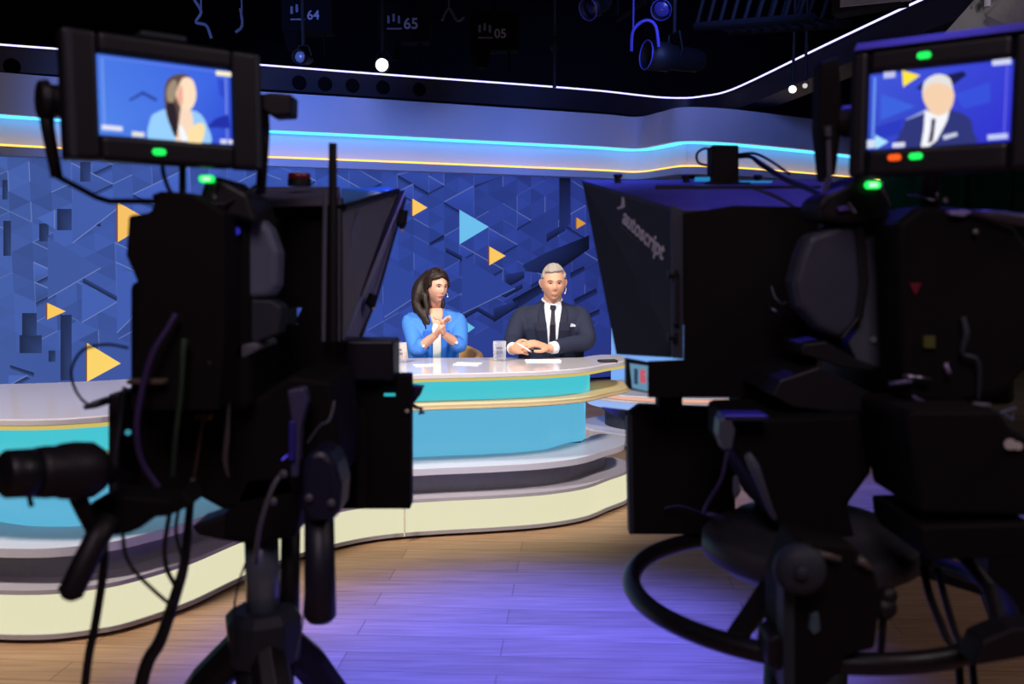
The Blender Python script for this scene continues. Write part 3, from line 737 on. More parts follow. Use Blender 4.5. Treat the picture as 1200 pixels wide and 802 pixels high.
def paper(px, py, d, w, h, rz, label, n=1):
    p = P(px, py, d); m = MB()
    for k in range(n): m.box((p.x + .003 * (k % 2), p.y, DT + .0006 + .0011 * k), (w, h, .0009), rz=rz + .03 * k)
    tag(obj('paper', m, M_pap), label, 'paper', 'script papers on the desk')
pq = PZ(632, 424, DT); 
def paperz(px, py, w, h, rz, label, n):
    p = PZ(px, py, DT); m = MB()
    for k in range(n): m.box((p.x + .003 * (k % 2), p.y, DT + .0007 + .0012 * k), (w, h, .0011), rz=rz)
    tag(obj('paper', m, M_pap), label, 'paper', 'script papers on the desk')
paperz(636, 423.5, .17, .09, .05, 'white script paper under the hands of the suited person', 4)
paperz(548, 427, .12, .09, -.2, 'white script paper on the desk right of the blue blazer', 3)
paperz(499, 428.5, .11, .08, .3, 'white script paper on the desk below the blue blazer', 2)
p = PZ(712, 424.5, DT); ph = MB(); ph.box((p.x, p.y, DT + .006), (.09, .05, .010), rz=.2)
tag(obj('phone', ph, M_blk, bevel=.003), 'small dark phone lying near the right end of the desk', 'phone')
# ------------------------------------------------------------------ flat pictures on small screens
def picture(mb_layers, corner, U, V, N):
    """layers: (points in 0..1, sRGB colour); built as thin flat layers on the screen plane"""
    mb = MB(); cl = mb.bm.loops.layers.float_color.new('picture')
    for i, (pts, col) in enumerate(mb_layers):
        cols = col if isinstance(col, list) else [col] * len(pts)
        vs = [mb.bm.verts.new(corner + U * u + V * v + N * (.0004 * (i + 1))) for u, v in pts]
        try: f = mb.bm.faces.new(vs)
        except ValueError: continue
        f.normal_update()
        if f.normal.dot(N) < 0: f.normal_flip()
        for l in f.loops: l[cl] = (*lin(cols[vs.index(l.vert)]), 1)
    return mb
def blob(pts, k=4): 
    q, _ = crom([Vector((x, y, 0)) for x, y in pts], [0] * len(pts), k, True); return [(p.x, p.y) for p in q]
def cap_box(x0, y0, x1, y1): return [(x0, y0), (x1, y0), (x1, y1), (x0, y1)]
FR = [(.0, .0), (1, .0), (1, 1), (0, 1)]
def uvL(l):
    return [((X - 105 - (Y - 130) / 485 * 35) / (880 - (Y - 130) / 485 * 35), 1 - (Y - 130 - 70 * (X - 105) / 880) / (485 - 25 * (X - 105) / 880)) for X, Y in l]
def uvR(l):
    return [((X - 90) / (915 - (Y - 125) / 490 * 40), 1 - (Y - 205 + 80 * (X - 90) / 915) / (455 + 35 * (X - 90) / 915)) for X, Y in l]
picL = [(FR, [(78, 128, 228), (42, 70, 205), (52, 92, 222), (70, 118, 225)]),
        (cap_box(.035, .045, .045, .97), (120, 160, 240)), (cap_box(.955, .045, .965, .90), (130, 150, 235)), (cap_box(.035, .955, .96, .97), (100, 130, 235)),
        (uvL([(310, 400), (395, 345), (490, 390), (480, 405), (395, 365), (322, 408)]), (38, 62, 150)),
        (uvL([(800, 560), (870, 500), (960, 470), (975, 560), (880, 555)]), (30, 45, 165)), (uvL([(890, 250), (940, 260), (940, 380), (900, 350)]), (44, 72, 200)),
        (blob(uvL([(440, 650), (445, 510), (490, 470), (560, 450), (640, 500), (650, 655)])), (150, 205, 250)),
        (blob(uvL([(640, 655), (690, 470), (760, 470), (810, 540), (832, 655)])), (150, 200, 245)),
        (blob(uvL([(600, 440), (690, 440), (720, 540), (690, 655), (610, 650), (590, 540)])), (245, 215, 190)),
        (uvL([(622, 540), (650, 560), (690, 655), (640, 655)]), (240, 245, 255)),
        (blob(uvL([(530, 330), (560, 260), (640, 232), (700, 250), (690, 300), (640, 420), (610, 600), (570, 560), (535, 450)])), (92, 72, 66)),
        (blob(uvL([(545, 330), (580, 275), (610, 290), (590, 400), (550, 400)])), (158, 140, 118)),
        (blob(uvL([(540, 430), (600, 430), (612, 610), (580, 590)])), (40, 30, 40)),
        (blob(uvL([(610, 330), (650, 258), (710, 265), (735, 330), (730, 400), (690, 455), (640, 440), (605, 380)])), (250, 222, 190)),
        (blob(uvL([(612, 345), (640, 300), (645, 420), (612, 400)])), (235, 170, 150)),
        (blob(uvL([(680, 655), (690, 570), (760, 530), (792, 560), (765, 655)])), (248, 222, 165)),
        (uvL([(872, 205), (978, 212), (978, 240), (872, 234)]), (250, 240, 190)), (uvL([(145, 560), (268, 568), (268, 596), (145, 588)]), (225, 225, 240)),
        (uvL([(325, 595), (400, 600), (400, 628), (325, 624)]), (225, 225, 215)), (uvL([(890, 628), (935, 630), (935, 658), (890, 656)]), (210, 215, 240)), (uvL([(945, 630), (972, 632), (972, 658), (945, 657)]), (225, 225, 235))]
picR = [(FR, [(50, 72, 190), (45, 45, 205), (52, 62, 210), (62, 84, 215)]),
        (cap_box(.03, .04, .045, .96), (110, 160, 240)), (cap_box(.955, .05, .965, .93), (100, 100, 225)),
        (uvR([(400, 290), (470, 240), (700, 190), (720, 215), (640, 270), (430, 300)]), (18, 22, 80)),
        (uvR([(170, 320), (400, 400), (170, 480)]), (58, 96, 220)), (uvR([(640, 330), (860, 260), (860, 380), (700, 420)]), (52, 78, 215)), (uvR([(140, 520), (330, 470), (300, 560), (150, 600)]), (40, 56, 190)),
        (uvR([(140, 568), (228, 612), (148, 655)]), (170, 225, 255)), (uvR([(308, 182), (428, 214), (318, 282)]), (250, 228, 60)),
        (blob(uvR([(305, 645), (325, 520), (350, 475), (460, 430), (620, 425), (735, 475), (755, 560), (750, 632)]), 3), (44, 52, 118)),
        (uvR([(340, 478), (455, 425), (465, 440), (345, 482)]), (150, 165, 220)),
        (uvR([(462, 420), (520, 450), (620, 410), (600, 490), (535, 610), (485, 645), (438, 645), (455, 540)]), (240, 242, 250)),
        (uvR([(505, 475), (530, 478), (520, 560), (512, 612), (482, 625), (498, 545)]), (60, 40, 75)),
        (blob(uvR([(447, 310), (465, 245), (540, 212), (612, 232), (640, 310), (645, 350), (622, 420), (560, 458), (500, 440), (455, 370)])), (242, 206, 172)),
        (blob(uvR([(447, 330), (455, 260), (500, 222), (560, 210), (620, 238), (640, 320), (622, 290), (550, 262), (475, 282)])), (225, 222, 222)),
        (uvR([(575, 580), (660, 560), (664, 582), (580, 606)]), (200, 205, 228)),
        (uvR([(190, 195), (268, 190), (268, 226), (190, 232)]), (190, 195, 235)), (uvR([(880, 135), (993, 124), (993, 158), (880, 166)]), (205, 210, 240)),
        (uvR([(842, 580), (958, 572), (958, 604), (842, 612)]), (190, 200, 240)), (uvR([(260, 622), (340, 616), (340, 646), (260, 650)]), (215, 215, 235)), (uvR([(95, 602), (150, 598), (150, 648), (95, 652)]), (205, 220, 240))]
M_pic = picture_mat('viewfinder_picture', 1.05, .1)
M_band = mat('bezel_black', (26, 24, 34), .45, spec=.5)
def pill(mb, c, U, V, N, w, h, t):
    pts = []
    for k in range(20):
        a = k * 2 * math.pi / 20; x = math.cos(a) * h / 2 + (w - h) / 2 * (1 if math.cos(a) > 0 else -1); y = math.sin(a) * h / 2
        pts.append(c + U * x + V * y)
    mb.prism(pts, N * t)
def viewfinder(root, bl, br, W_, H_, mL, mR, mT, mB, pic, lamps, dep=.075):
    """bl, br: bottom corners of the picture; margins of the bezel round it"""
    U = (br - bl); U.z = 0; U = U.normalized(); V = Vector((0, 0, 1)); N = U.cross(V).normalized()
    if N.y > 0: N = -N
    c = lambda u, v, o=0: bl + U * u + V * v + N * o
    g = MB()   # frame: four bezel bars and a back shell tapering away
    for u0_, v0_, u1, v1 in ((-mL, -mB, 0, H_ + mT), (W_, -mB, W_ + mR, H_ + mT), (0, -mB, W_, 0), (0, H_, W_, H_ + mT)):
        g.prism([c(u0_, v0_, .006), c(u1, v0_, .006), c(u1, v1, .006), c(u0_, v1, .006)], -N * .03)
    g.hexa([c(-mL, -mB, -.024), c(W_ + mR, -mB, -.024), c(W_ + mR, H_ + mT, -.024), c(-mL, H_ + mT, -.024)],
           [c(-mL + .03, -mB + .02, -dep), c(W_ + mR - .03, -mB + .02, -dep), c(W_ + mR - .03, H_ + mT - .02, -dep), c(-mL + .03, H_ + mT - .02, -dep)])
    fr = obj('viewfinder', g, M_band, root, bevel=.008, seg=3)
    obj('display', picture(pic, c(0, 0, -.004), U * W_, V * H_, N), M_pic, fr)
    for u, v, m in lamps:
        g = MB(); pill(g, c(u, v, .006), U, V, N, .018, .009, .003); obj('tally_light', g, m, fr)
    return fr, c, U, V, N
def cable(label, pts, r, m=None, group=None, cat='cable', smooth=6, n=8):
    return tag(obj('cable', MB().tube([P(*p) for p in pts], r, n, smooth=smooth), m or M_rub, smooth=True), label, cat, group)
# ================================================================== LEFT camera
cl_ = thing('studio_camera', 'black studio camera whose viewfinder shows the person in blue', 'camera', P(225, 470, 1.55))
bl, br = P(117, 157.5, 1.30), P(273, 165, 1.42)
W_ = math.hypot(br.x - bl.x, br.y - bl.y); br.z = bl.z
vf, c, U, V, N = viewfinder(cl_, bl, br, W_, .108, .046, .047, .030, .036, picL, [(.077, -.019, E_green)])
g = MB(); g.prism([c(-.040, -.034, .008), c(-.030, -.034, .008), c(-.030, .135, .008), c(-.040, .135, .008)], -N * .05); g.prism([c(W_ + .033, -.034, .008), c(W_ + .043, -.034, .008), c(W_ + .043, .135, .008), c(W_ + .033, .135, .008)], -N * .05)
g.prism([c(.06, .139, -.0), c(.125, .139, -.0), c(.125, .148, -.0), c(.06, .148, -.0)], -N * .03)
obj('side_rail', g, M_dgr, vf, bevel=.003)
g = MB()
for u, s_ in ((-.046, -1), (W_ + .047, 1)):
    q = c(u, .045, -.04); g.cyl(q - U * s_ * .006, q + U * s_ * .008, .022, 24); g.cyl(q + U * s_ * .008, q + U * s_ * .020, .028, 24, .025)
obj('pivot_knob', g, M_blk, vf, bevel=.002)
g = MB(); ya, yb = c(-.056, .04, -.04), c(W_ + .067, .04, -.04)
g.tube([ya, ya + V * -.03, c(-.047, -.058, -.04)], [.011, .009, .008], 10); g.tube([yb, yb + V * -.03, c(W_ + .060, -.068, -.04)], [.011, .009, .008], 10)
ctr = P(205, 236, 1.40)
g.tube([c(-.047, -.056, -.04), P(112, 231, 1.38), P(128, 236, 1.39), P(175, 236, 1.40), ctr], .0042, 8)
g.tube([c(W_ + .060, -.066, -.04), P(300, 218, 1.46), P(285, 228, 1.44), P(262, 240, 1.42), ctr], .0030, 8)
obj('yoke', g, M_blk, cl_, smooth=True)
g = MB(); g.pxprism([(304, 110), (318, 108), (341, 110), (341, 135), (318, 136), (304, 128)], 1.46, .05); obj('pivot_block', g, M_blk, cl_, bevel=.004)
g = MB(); g.cyl(P(214, 240, 1.41), P(214, 186, 1.41), .0052, 12); obj('support_post', g, M_blk, cl_)
# body
g = MB(); g.pxbox(168, 246, 292, 482, 1.46, .34); g.pxbox(150, 330, 175, 480, 1.44, .20); obj('body', g, M_blk2, cl_, bevel=.012)
g = MB(); g.pxprism([(147, 300), (150, 253), (176, 249), (181, 234), (175, 229), (188, 224), (222, 226), (236, 234), (262, 250), (264, 300), (262, 400), (255, 482), (152, 482), (158, 400), (160, 330)], 1.38, .09); obj('rear_adapter', g, M_blk2, cl_, bevel=.008)
g = MB(); g.pxprism([(268, 262), (283, 250), (300, 251), (316, 268), (326, 296), (325, 335), (316, 349), (288, 351), (277, 340), (274, 318)], 1.47, .05); obj('side_cover', g, M_gry, cl_, bevel=.01, seg=3)
g = MB(); g.pxprism([(262, 260), (268, 262), (274, 318), (280, 350), (318, 352), (330, 360), (326, 392), (300, 402), (266, 400)], 1.475, .05); obj('lower_cover', g, M_dgr, cl_, bevel=.006)
g = MB(); g.pxprism([(262, 382), (270, 374), (284, 376), (281, 396), (268, 402), (262, 402)], 1.465, .02); obj('side_plate', g, M_gry, cl_, bevel=.003)
g = MB(); g.pxprism([(232, 236), (239, 212), (256, 206), (262, 212), (290, 228), (300, 262), (262, 252)], 1.43, .14); obj('top_bracket', g, M_blk, cl_, bevel=.006)
g = MB(); a = P(243, 210, 1.425); pill(g, a, Vector((1, 0, 0)), Vector((0, 0, 1)), Vector((0, -1, 0)), .023, .0115, .005); obj('tally_light', g, E_green, cl_)
g = MB(); pill(g, a + Vector((0, -.0052, 0)), Vector((1, 0, 0)), Vector((0, 0, 1)), Vector((0, -1, 0)), .013, .005, .001); obj('tally_core', g, E_greenw, cl_)
g = MB(); g.tube([P(254, 214, 1.425), P(250, 226, 1.425), P(252, 234, 1.425)], .0038, 8, smooth=3); obj('bracket_clip', g, M_met, cl_)
g = MB(); g.cyl(P(268, 305, 1.45), P(268, 318, 1.45), .0045, 12); g.cyl(P(267, 318, 1.45), P(265, 360, 1.45), .002, 8); obj('release_lever', g, M_met, cl_)
for x, y in ((257, 259), (266, 347), (265, 362)):
    g = MB(); g.ball(P(x, y, 1.43), .0036, 10); obj('screw', g, M_met, cl_, smooth=True)
g = MB(); g.cyl(P(277, 271, 1.44), P(277, 271, 1.46), .006, 12); obj('indicator', g, emit('blue_dot', (40, 45, 190), .7), cl_)
g = MB(); g.pxprism([(262, 413), (280, 404), (300, 402), (304, 410), (286, 420), (264, 424)], 1.46, .12); obj('tripod_wedge', g, M_lgr, cl_, bevel=.004)
g = MB(); g.pxbox(240, 421, 262, 433, 1.42, .02); g.pxbox(228, 486, 245, 493, 1.42, .02); obj('connector_tag', g, mat('mustard_tag', (95, 78, 26), .6), cl_)
g = MB(); g.pxbox(148, 445, 192, 451, 1.36, .02); obj('rear_rail', g, mat('brass_rail', (92, 80, 70), .4), cl_, bevel=.002)
lens0 = P(290, 330, 1.80); g = MB(); g.lathe(lens0, [(.055, 0), (.07, .02), (.07, .12), (.06, .125), (.06, .13)], (.05, 1, 0)); obj('lens', g, M_blk, cl_, smooth=True)
# ---- prompter on the left camera
tpl = thing('teleprompter', 'dark teleprompter hood with a red cap on its top', 'teleprompter', P(390, 420, 1.9))
g = MB(); g.pxbox(302, 232, 400, 361, 1.70, .02); g.pxbox(302, 361, 326, 381, 1.70, .02); g.pxprism([(354, 361), (400, 361), (400, 381), (350, 381), (346, 376)], 1.70, .02); g.pxbox(290, 381, 400, 470, 1.70, .02); obj('shroud', g, M_blk2, tpl)
g = MB(); q0 = [P(288, 236, 1.66), P(400, 232, 1.66), P(398, 219, 2.0), P(296, 219, 2.0)]
g.hexa(q0, [p + Vector((0, 0, -.012)) for p in q0]); obj('top_cover', g, mat('hood_top_cloth', (96, 94, 118), .5), tpl)
q0 = [P(401, 243, 1.71), P(404, 398, 1.71), P(413, 341, 1.84), P(464, 224, 2.10)]
g = MB(); g.hexa(q0, [p + Vector((-.008, 0, 0)) for p in q0]); obj('side_panel', g, mat('hood_side', (128, 127, 142), .5, spec=.4), tpl)
out = Vector((.004, -.004, 0))
g = MB(); g.tube([p + out for p in (q0[0], q0[3])], .0062, 8); obj('top_frame', g, M_blk, tpl)
fr_ = [P(464, 224, 2.10), P(474, 222.5, 2.12), P(422, 347, 1.86), P(412, 346, 1.84)]
g = MB(); g.hexa([p + Vector((.002, -.002, 0)) for p in fr_], [p + Vector((-.012, .02, 0)) for p in fr_]); obj('front_frame', g, mat('frame_dark', (30, 28, 46), .4), tpl, bevel=.001)
g = MB(); g.tube([fr_[0] + out, fr_[3] + out], .0022, 6); obj('panel_seam', g, mat('seam_grey', (150, 140, 150), .4), tpl)
g = MB(); g.tube([fr_[1] + out, fr_[2] + out], .0020, 6); obj('panel_seam', g, mat('seam_grey', (150, 140, 150), .4), tpl)
f0 = [P(473, 226, 2.12), P(476, 236, 2.14), P(425, 398, 1.94), P(405, 398, 1.86), P(413, 347, 1.86), P(422, 347, 1.87)]
g = MB(); g.hexa(f0, [p + Vector((-.006, .01, 0)) for p in f0]); obj('front_flap', g, mat('flap_grey', (150, 153, 182), .45), tpl)
g = MB(); g.tube([P(475, 232, 2.12), P(441, 350, 1.96), P(421, 399, 1.92)], .003, 6); obj('flap_edge', g, M_blk, tpl)
g = MB(); g.tube([P(473, 246, 2.05), P(470, 262, 2.05), P(472, 268, 2.05)], [.010, .012, .005], 8); g.tube([P(438, 345, 1.93), P(434, 356, 1.93), P(437, 362, 1.93)], [.010, .012, .005], 8); obj('flap_latch', g, M_blk, tpl)
for x, y in ((471.5, 271), (438, 362)):
    g = MB(); g.ball(P(x, y, 2.04 if y < 300 else 1.925), .0036, 10); obj('screw', g, mat('pale_screw', (210, 205, 170), .4), tpl)
def on_side(u, v):
    return q0[0].lerp(q0[3], u).lerp(q0[1].lerp(q0[2], u), v) + Vector((.0012, -.0012, 0))
g = MB(); g.prism([on_side(.14, .22), on_side(.26, .06), on_side(.38, .24), on_side(.26, .52)], (.0006, -.0008, 0)); obj('emblem', g, mat('emblem_grey', (128, 130, 158), .5), tpl)
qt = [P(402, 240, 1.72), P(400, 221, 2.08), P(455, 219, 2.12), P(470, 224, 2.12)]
g = MB(); g.hexa([p + Vector((0, .0, .0)) for p in qt], [p + Vector((0, 0, -.006)) for p in qt]); obj('top_panel', g, mat('blue_reflection', (60, 150, 245), .2, spec=.6), tpl)  # hood top; its blue LED reflection is put into the base colour
cp = MB(); p = P(351, 218, 1.80); cp.lathe(p, [(.022, 0), (.022, .012), (.020, .014)]); obj('cap_base', cp, M_blk, tpl)
cp = MB(); cp.lathe(p + Vector((0, 0, .0135)), [(.0205, 0), (.0215, .004), (.0200, .010), (.001, .0105)]); obj('red_cap', cp, mat('red_plastic', (120, 14, 24), .4), tpl)
g = MB(); g.cyl(P(390, 400, 1.64), P(390, 168, 1.64), .0072, 12); obj('antenna_rod', g, M_blk, tpl)
g = MB(); g.cyl(P(381, 225, 1.66), P(379, 400, 1.66), .004, 8); g.cyl(P(397, 245, 1.66), P(397, 400, 1.66), .003, 8); obj('hood_rod', g, M_lgr, tpl)
# text screen below
g = MB(); g.pxbox(386, 400, 461, 446, 1.76, .10); obj('screen_mount', g, mat('mount_navy', (22, 20, 36), .45), tpl, bevel=.004)
g = MB(); g.pxbox(372, 440, 481, 597, 1.80, .05); obj('script_screen', g, M_blk2, tpl, bevel=.003)
g = MB(); g.pxbox(418, 478, 428, 596, 1.795, .01); obj('cable_channel', g, M_blk, tpl)
g = MB(); g.pxbox(450, 461.5, 463, 464.5, 1.79, .005); obj('status_light', g, emit('cyan_status', (50, 190, 200), .9), tpl)
g = MB(); g.pxprism([(476, 452), (496, 454), (492, 464), (484, 474), (478, 476)], 1.84, .03); g.tube([P(478, 470, 1.84), P(488, 478, 1.84), P(494, 479, 1.84), P(492, 485, 1.84), P(497, 483, 1.84)], .004, 8); obj('clamp', g, mat('clamp_blue', (34, 34, 62), .4), tpl, bevel=.002)
g = MB(); g.ball(P(477, 482, 1.79), .0045, 10); obj('screw', g, mat('pale_screw', (210, 205, 170), .4), tpl)
g = MB(); g.cyl(P(377, 500, 1.83), P(330, 500, 1.70), .012, 10); obj('rail', g, M_blk, tpl)
# ---- pan head and pedestal of the left camera
pl_ = thing('camera_pedestal', 'black pedestal with bare steel column under the camera showing the person in blue', 'pedestal', P(308, 1170, 1.56) * 1.0)
pl_.location.z = 0
g = MB(); g.pxprism([(126, 472), (150, 464), (300, 466), (340, 440), (388, 446), (396, 520), (392, 575), (310, 590), (262, 600), (222, 578), (196, 590), (128, 596)], 1.50, .22); obj('pan_head', g, M_blk2, pl_, bevel=.01)
g = MB(); g.pxprism([(126, 462), (140, 462), (140, 600), (126, 604)], 1.42, .26); obj('side_arm', g, M_blk, pl_, bevel=.004)
g = MB(); g.ball(P(150, 507, 1.414), .0048, 12); obj('arm_screw', g, emit('teal_glint', (70, 170, 195), .6), pl_)  # glint on the screw put in as a glowing colour
g = MB(); g.tube([P(145, 600, 1.40), P(135, 600, 1.40), P(150, 590, 1.46)], .002, 6); g.pxprism([(222, 618), (262, 604), (300, 566), (306, 600), (300, 640), (258, 634), (232, 628)], 1.52, .08); obj('tilt_cradle', g, M_blk, pl_, bevel=.006)
g = MB(); g.pxprism([(262, 602), (272, 596), (288, 560), (342, 556), (352, 600), (346, 630), (300, 638), (262, 632)], 1.50, .12); obj('head_base', g, M_blk2, pl_, bevel=.006)
cx = P(308, 690, 1.56)
g = MB(); g.lathe((cx.x, cx.y, .58), [(.0285, 0), (.0285, .22)]); obj('column', g, mat('column_steel', (120, 130, 152), .3, metal=.45), pl_, smooth=True)
g = MB(); a = P(341, 610, 1.60); b = P(339, 727, 1.60); g.tube([a, b, b + Vector((0, 0, -.006))], [.0165, .0175, .012], 20); obj('brake_tube', g, M_blk, pl_, smooth=True)
g = MB(); g.lathe((cx.x, cx.y, .535), [(.045, 0), (.062, .01), (.066, .085), (.052, .10), (.03, .10)], n=8); obj('collar', g, M_dgr, pl_, bevel=.003)
for k, px in enumerate((-1, 0, 1)):
    a = math.radians(-90 + 120 * k + 25); u = Vector((math.cos(a), math.sin(a), 0)); c0 = Vector((cx.x, cx.y, 0))
    g = MB(); g.tube([c0 + u * .03 + Vector((0, 0, .575)), c0 + u * .10 + Vector((0, 0, .50)), c0 + u * .36 + Vector((0, 0, .13))], [.032, .034, .026], 8); lg = obj('leg', g, M_blk, pl_, bevel=.003)
    g = MB(); q = c0 + u * .37; g.lathe(q + Vector((-u.y * .02, u.x * .02, .065)), [(.02, -.018), (.062, -.016), (.065, 0), (.062, .016), (.02, .018)], Vector((-u.y, u.x, 0))); g.cyl(q + Vector((0, 0, .06)), q + Vector((0, 0, .16)), .02, 12); obj('wheel', g, M_rub, lg, smooth=True)
g = MB(); g.lathe((cx.x, cx.y, .12), [(.04, 0), (.045, .2), (.05, .42)]); obj('stem', g, M_blk, pl_, smooth=True)
# handle grip on the right of the head
g = MB(); g.pxprism([(354, 545), (362, 530), (378, 528), (392, 540), (400, 570), (398, 600), (390, 612), (360, 612), (352, 590)], 1.42, .09); obj('grip_block', g, mat('grip_blue_reflection', (30, 30, 58), .4), pl_, bevel=.01)  # blue reflection put into the black grip's colour
g = MB(); a = P(374, 600, 1.47); b = P(375.5, 722, 1.47); g.tube([a, b, b + Vector((0, 0, -.008))], [.0235, .0255, .019], 24); obj('grip', g, mat('grip_rubber', (32, 32, 50), .45), pl_, smooth=True)  # black tube, tinted bluish to stand for its reflection
g = MB(); g.pxprism([(336, 458), (356, 454), (360, 470), (352, 500), (350, 560), (340, 560), (342, 500)], 1.44, .03); obj('tilt_lock', g, mat('lock_lilac', (74, 70, 108), .4), pl_, bevel=.004)
g = MB(); g.pxbox(338, 494, 345, 540, 1.43, .015); obj('lock_lever', g, mat('lever_blue', (50, 46, 150), .4), pl_, bevel=.002)
g = MB(); g.tube([P(333, 536, 1.43), P(334, 537, 1.43)], .006, 10); obj('level_light', g, emit('violet_dot', (90, 80, 255), .9), pl_)
g = MB(); g.tube([P(300, 660, 1.45), P(304, 620, 1.42), P(318, 575, 1.41), P(330, 555, 1.42)], .004, 8, smooth=4); obj('release_wire', g, M_lgr, pl_, smooth=True)
for x, y in ((332, 556), (320, 588), (388, 590), (362, 584)):
    g = MB(); g.ball(P(x, y, 1.415), .007, 10, (1, .6, 1)); obj('bolt', g, mat('dim_bolt', (90, 88, 105), .4), pl_, smooth=True)
# pan bar and lens control
pb = thing('pan_bar', 'black pan bar sticking down to the left from the left camera head', 'handle', P(100, 650, 1.24))
g = MB(); g.pxprism([(104, 590), (128, 580), (196, 586), (214, 574), (226, 592), (196, 606), (170, 608), (168, 618), (150, 626), (112, 632)], 1.26, .06); obj('clamp', g, M_blk2, pb, bevel=.005)
g = MB(); g.tube([P(128, 605, 1.26), P(112, 634, 1.24), P(82, 696, 1.20), P(80, 700, 1.20)], [.017, .0165, .0165, .010], 20); obj('grip', g, M_blk, pb, smooth=True)
zc = thing('lens_control', 'black barrel-shaped lens control carried on the pan bar', 'lens control', P(70, 560, 1.22))
ax0, ax1 = P(3, 556, 1.14), P(122, 550, 1.24); ax = (ax1 - ax0).normalized(); Lx = (ax1 - ax0).length
g = MB(); g.lathe(ax0, [(.026, 0), (.030, .004), (.031, .035), (.029, .037), (.029, .040)], ax, 36); obj('focus_ring', g, M_rub, zc, smooth=True)
g = MB(); g.lathe(ax0 + ax * .040, [(.032, 0), (.0335, .012), (.0335, .026), (.036, .032), (.038, .050), (.037, .072), (.028, .086), (.012, .092)], ax, 36); obj('barrel', g, M_blk, zc, smooth=True)
g = MB(); q = ax0 + ax * .055 + Vector((0, -.034, .004)); g.box(q, (.020, .003, .008)); obj('label_plate', g, M_dgr, zc)
g = MB(); g.tube([P(33, 576, 1.16), P(37, 594, 1.16)], [.003, .0035], 8); obj('pin', g, M_blk, zc)
g = MB(); g.tube([P(88, 575, 1.22), P(98, 598, 1.24), P(112, 622, 1.25)], [.012, .011, .012], 8); g.tube([P(112, 548, 1.24), P(132, 558, 1.27)], [.016, .012], 8); obj('arm', g, M_blk, zc, smooth=True)
# cables of the left camera
cable('thin black cable looping at the left edge of the left camera', [(150, 408, 1.37), (125, 404, 1.38), (98, 410, 1.38), (84, 432, 1.38), (88, 456, 1.38), (104, 474, 1.38), (128, 468, 1.38)], .0022)
cable('black cable end plugged in low at the left of the camera', [(98, 478, 1.37), (112, 474, 1.38), (130, 468, 1.39)], [.003, .006, .006])
cable('short black cable between viewfinder and left camera body', [(190, 190, 1.40), (192, 205, 1.39), (198, 222, 1.39), (206, 232, 1.40)], .0032)
cable('lone black cable hanging straight to the floor left of the others', [(120, 615, 1.27), (122, 660, 1.27), (112, 730, 1.27), (100, 800, 1.27), (85, 1000, 1.3), (80, 1180, 1.45), (40, 1130, 1.6)], .0062)
cable('thick bundle of black cable hanging from the left camera to the floor', [(226, 560, 1.36), (222, 600, 1.35), (216, 660, 1.34), (205, 700, 1.33), (188, 750, 1.32), (165, 805, 1.32), (140, 1000, 1.35), (150, 1200, 1.42), (220, 1180, 1.5)], [.006, .006, .0075, .0085, .0095, .0105, .010, .010, .009])
cable('thin black cable dipping in a loop left of the cable bundle', [(144, 622, 1.27), (147, 650, 1.27), (160, 672, 1.28), (180, 692, 1.30), (196, 706, 1.31)], .0027)
cable('thin black cable joining the bundle from the pan bar', [(200, 596, 1.30), (193, 640, 1.30), (196, 668, 1.31), (206, 690, 1.32), (203, 712, 1.32)], .0034)
cable('thin black cable twisting along the front of the bundle', [(214, 580, 1.33), (206, 620, 1.32), (214, 660, 1.31), (212, 690, 1.31), (198, 715, 1.31)], .0026)
cable('purple cable sagging down the back of the left camera', [(206, 368, 1.36), (196, 386, 1.355), (180, 412, 1.35), (168, 450, 1.35), (160, 500, 1.35), (166, 540, 1.36), (186, 572, 1.37)], .0046, M_pur)
cable('green cable running straight down the back of the left camera', [(216, 398, 1.36), (214, 420, 1.355), (212, 460, 1.355), (206, 510, 1.36), (202, 560, 1.38)], [.006, .0045, .004, .004, .004], M_grn)
cable('grey cable along the left plate of the left pan head', [(146, 455, 1.365), (142, 490, 1.39), (136, 530, 1.39), (134, 575, 1.40)], .0035, M_dgr)
cable('dim brown cable in the middle of the left camera back', [(246, 424, 1.38), (240, 470, 1.45), (232, 530, 1.46), (226, 570, 1.46)], .003, mat('brown_cable', (62, 44, 44), .5))
cable('pale strap hanging in front of the left pan head', [(268, 470, 1.44), (266, 510, 1.44), (264, 540, 1.45), (268, 560, 1.46)], [.002, .0045, .0045, .002], mat('pale_strap', (84, 78, 84), .5))
cable('thin wire arching between grips of the left camera', [(360, 520, 1.43), (374, 500, 1.42), (386, 492, 1.42), (392, 470, 1.44)], .0016, M_lgr)
cable('thin grey wire hanging left of the steel column', [(288, 660, 1.50), (278, 690, 1.48), (273, 730, 1.48), (275, 765, 1.49)], .0018, M_dgr)
cable('thin grey wire hanging right of the steel column', [(362, 618, 1.52), (358, 690, 1.53), (354, 735, 1.53), (346, 775, 1.53)], .0014, M_lgr)
# ================================================================== RIGHT camera
cr_ = thing('studio_camera', 'black studio camera whose viewfinder shows the person in a suit', 'camera', P(1060, 470, 1.6))
bl, br = P(1016, 175.5, 1.41), P(1183, 165.5, 1.30); br.z = bl.z = (bl.z + br.z) / 2 
W_ = math.hypot(br.x - bl.x, br.y - bl.y)
vf, c, U, V, N = viewfinder(cr_, bl, br, W_, .1095, .026, .050, .034, .040, picR, [(.041, -.014, E_orange), (.070, -.014, E_green), (.076, .1265, E_green)], .09)
g = MB(); g.prism([c(-.022, .1435, .012), c(W_ + .05, .1435, .012), c(W_ + .05, .157, -.004), c(-.022, .157, -.004)], -N * .05); obj('sun_visor', g, mat('visor_violet_wash', (60, 54, 90), .5), vf, bevel=.002)  # dark visor, violet light from above put into its colour
g = MB(); g.pxprism([(962, 72), (984, 66), (988, 140), (980, 205), (966, 210), (960, 150)], 1.47, .04); obj('yoke', g, M_blk2, cr_, bevel=.004)
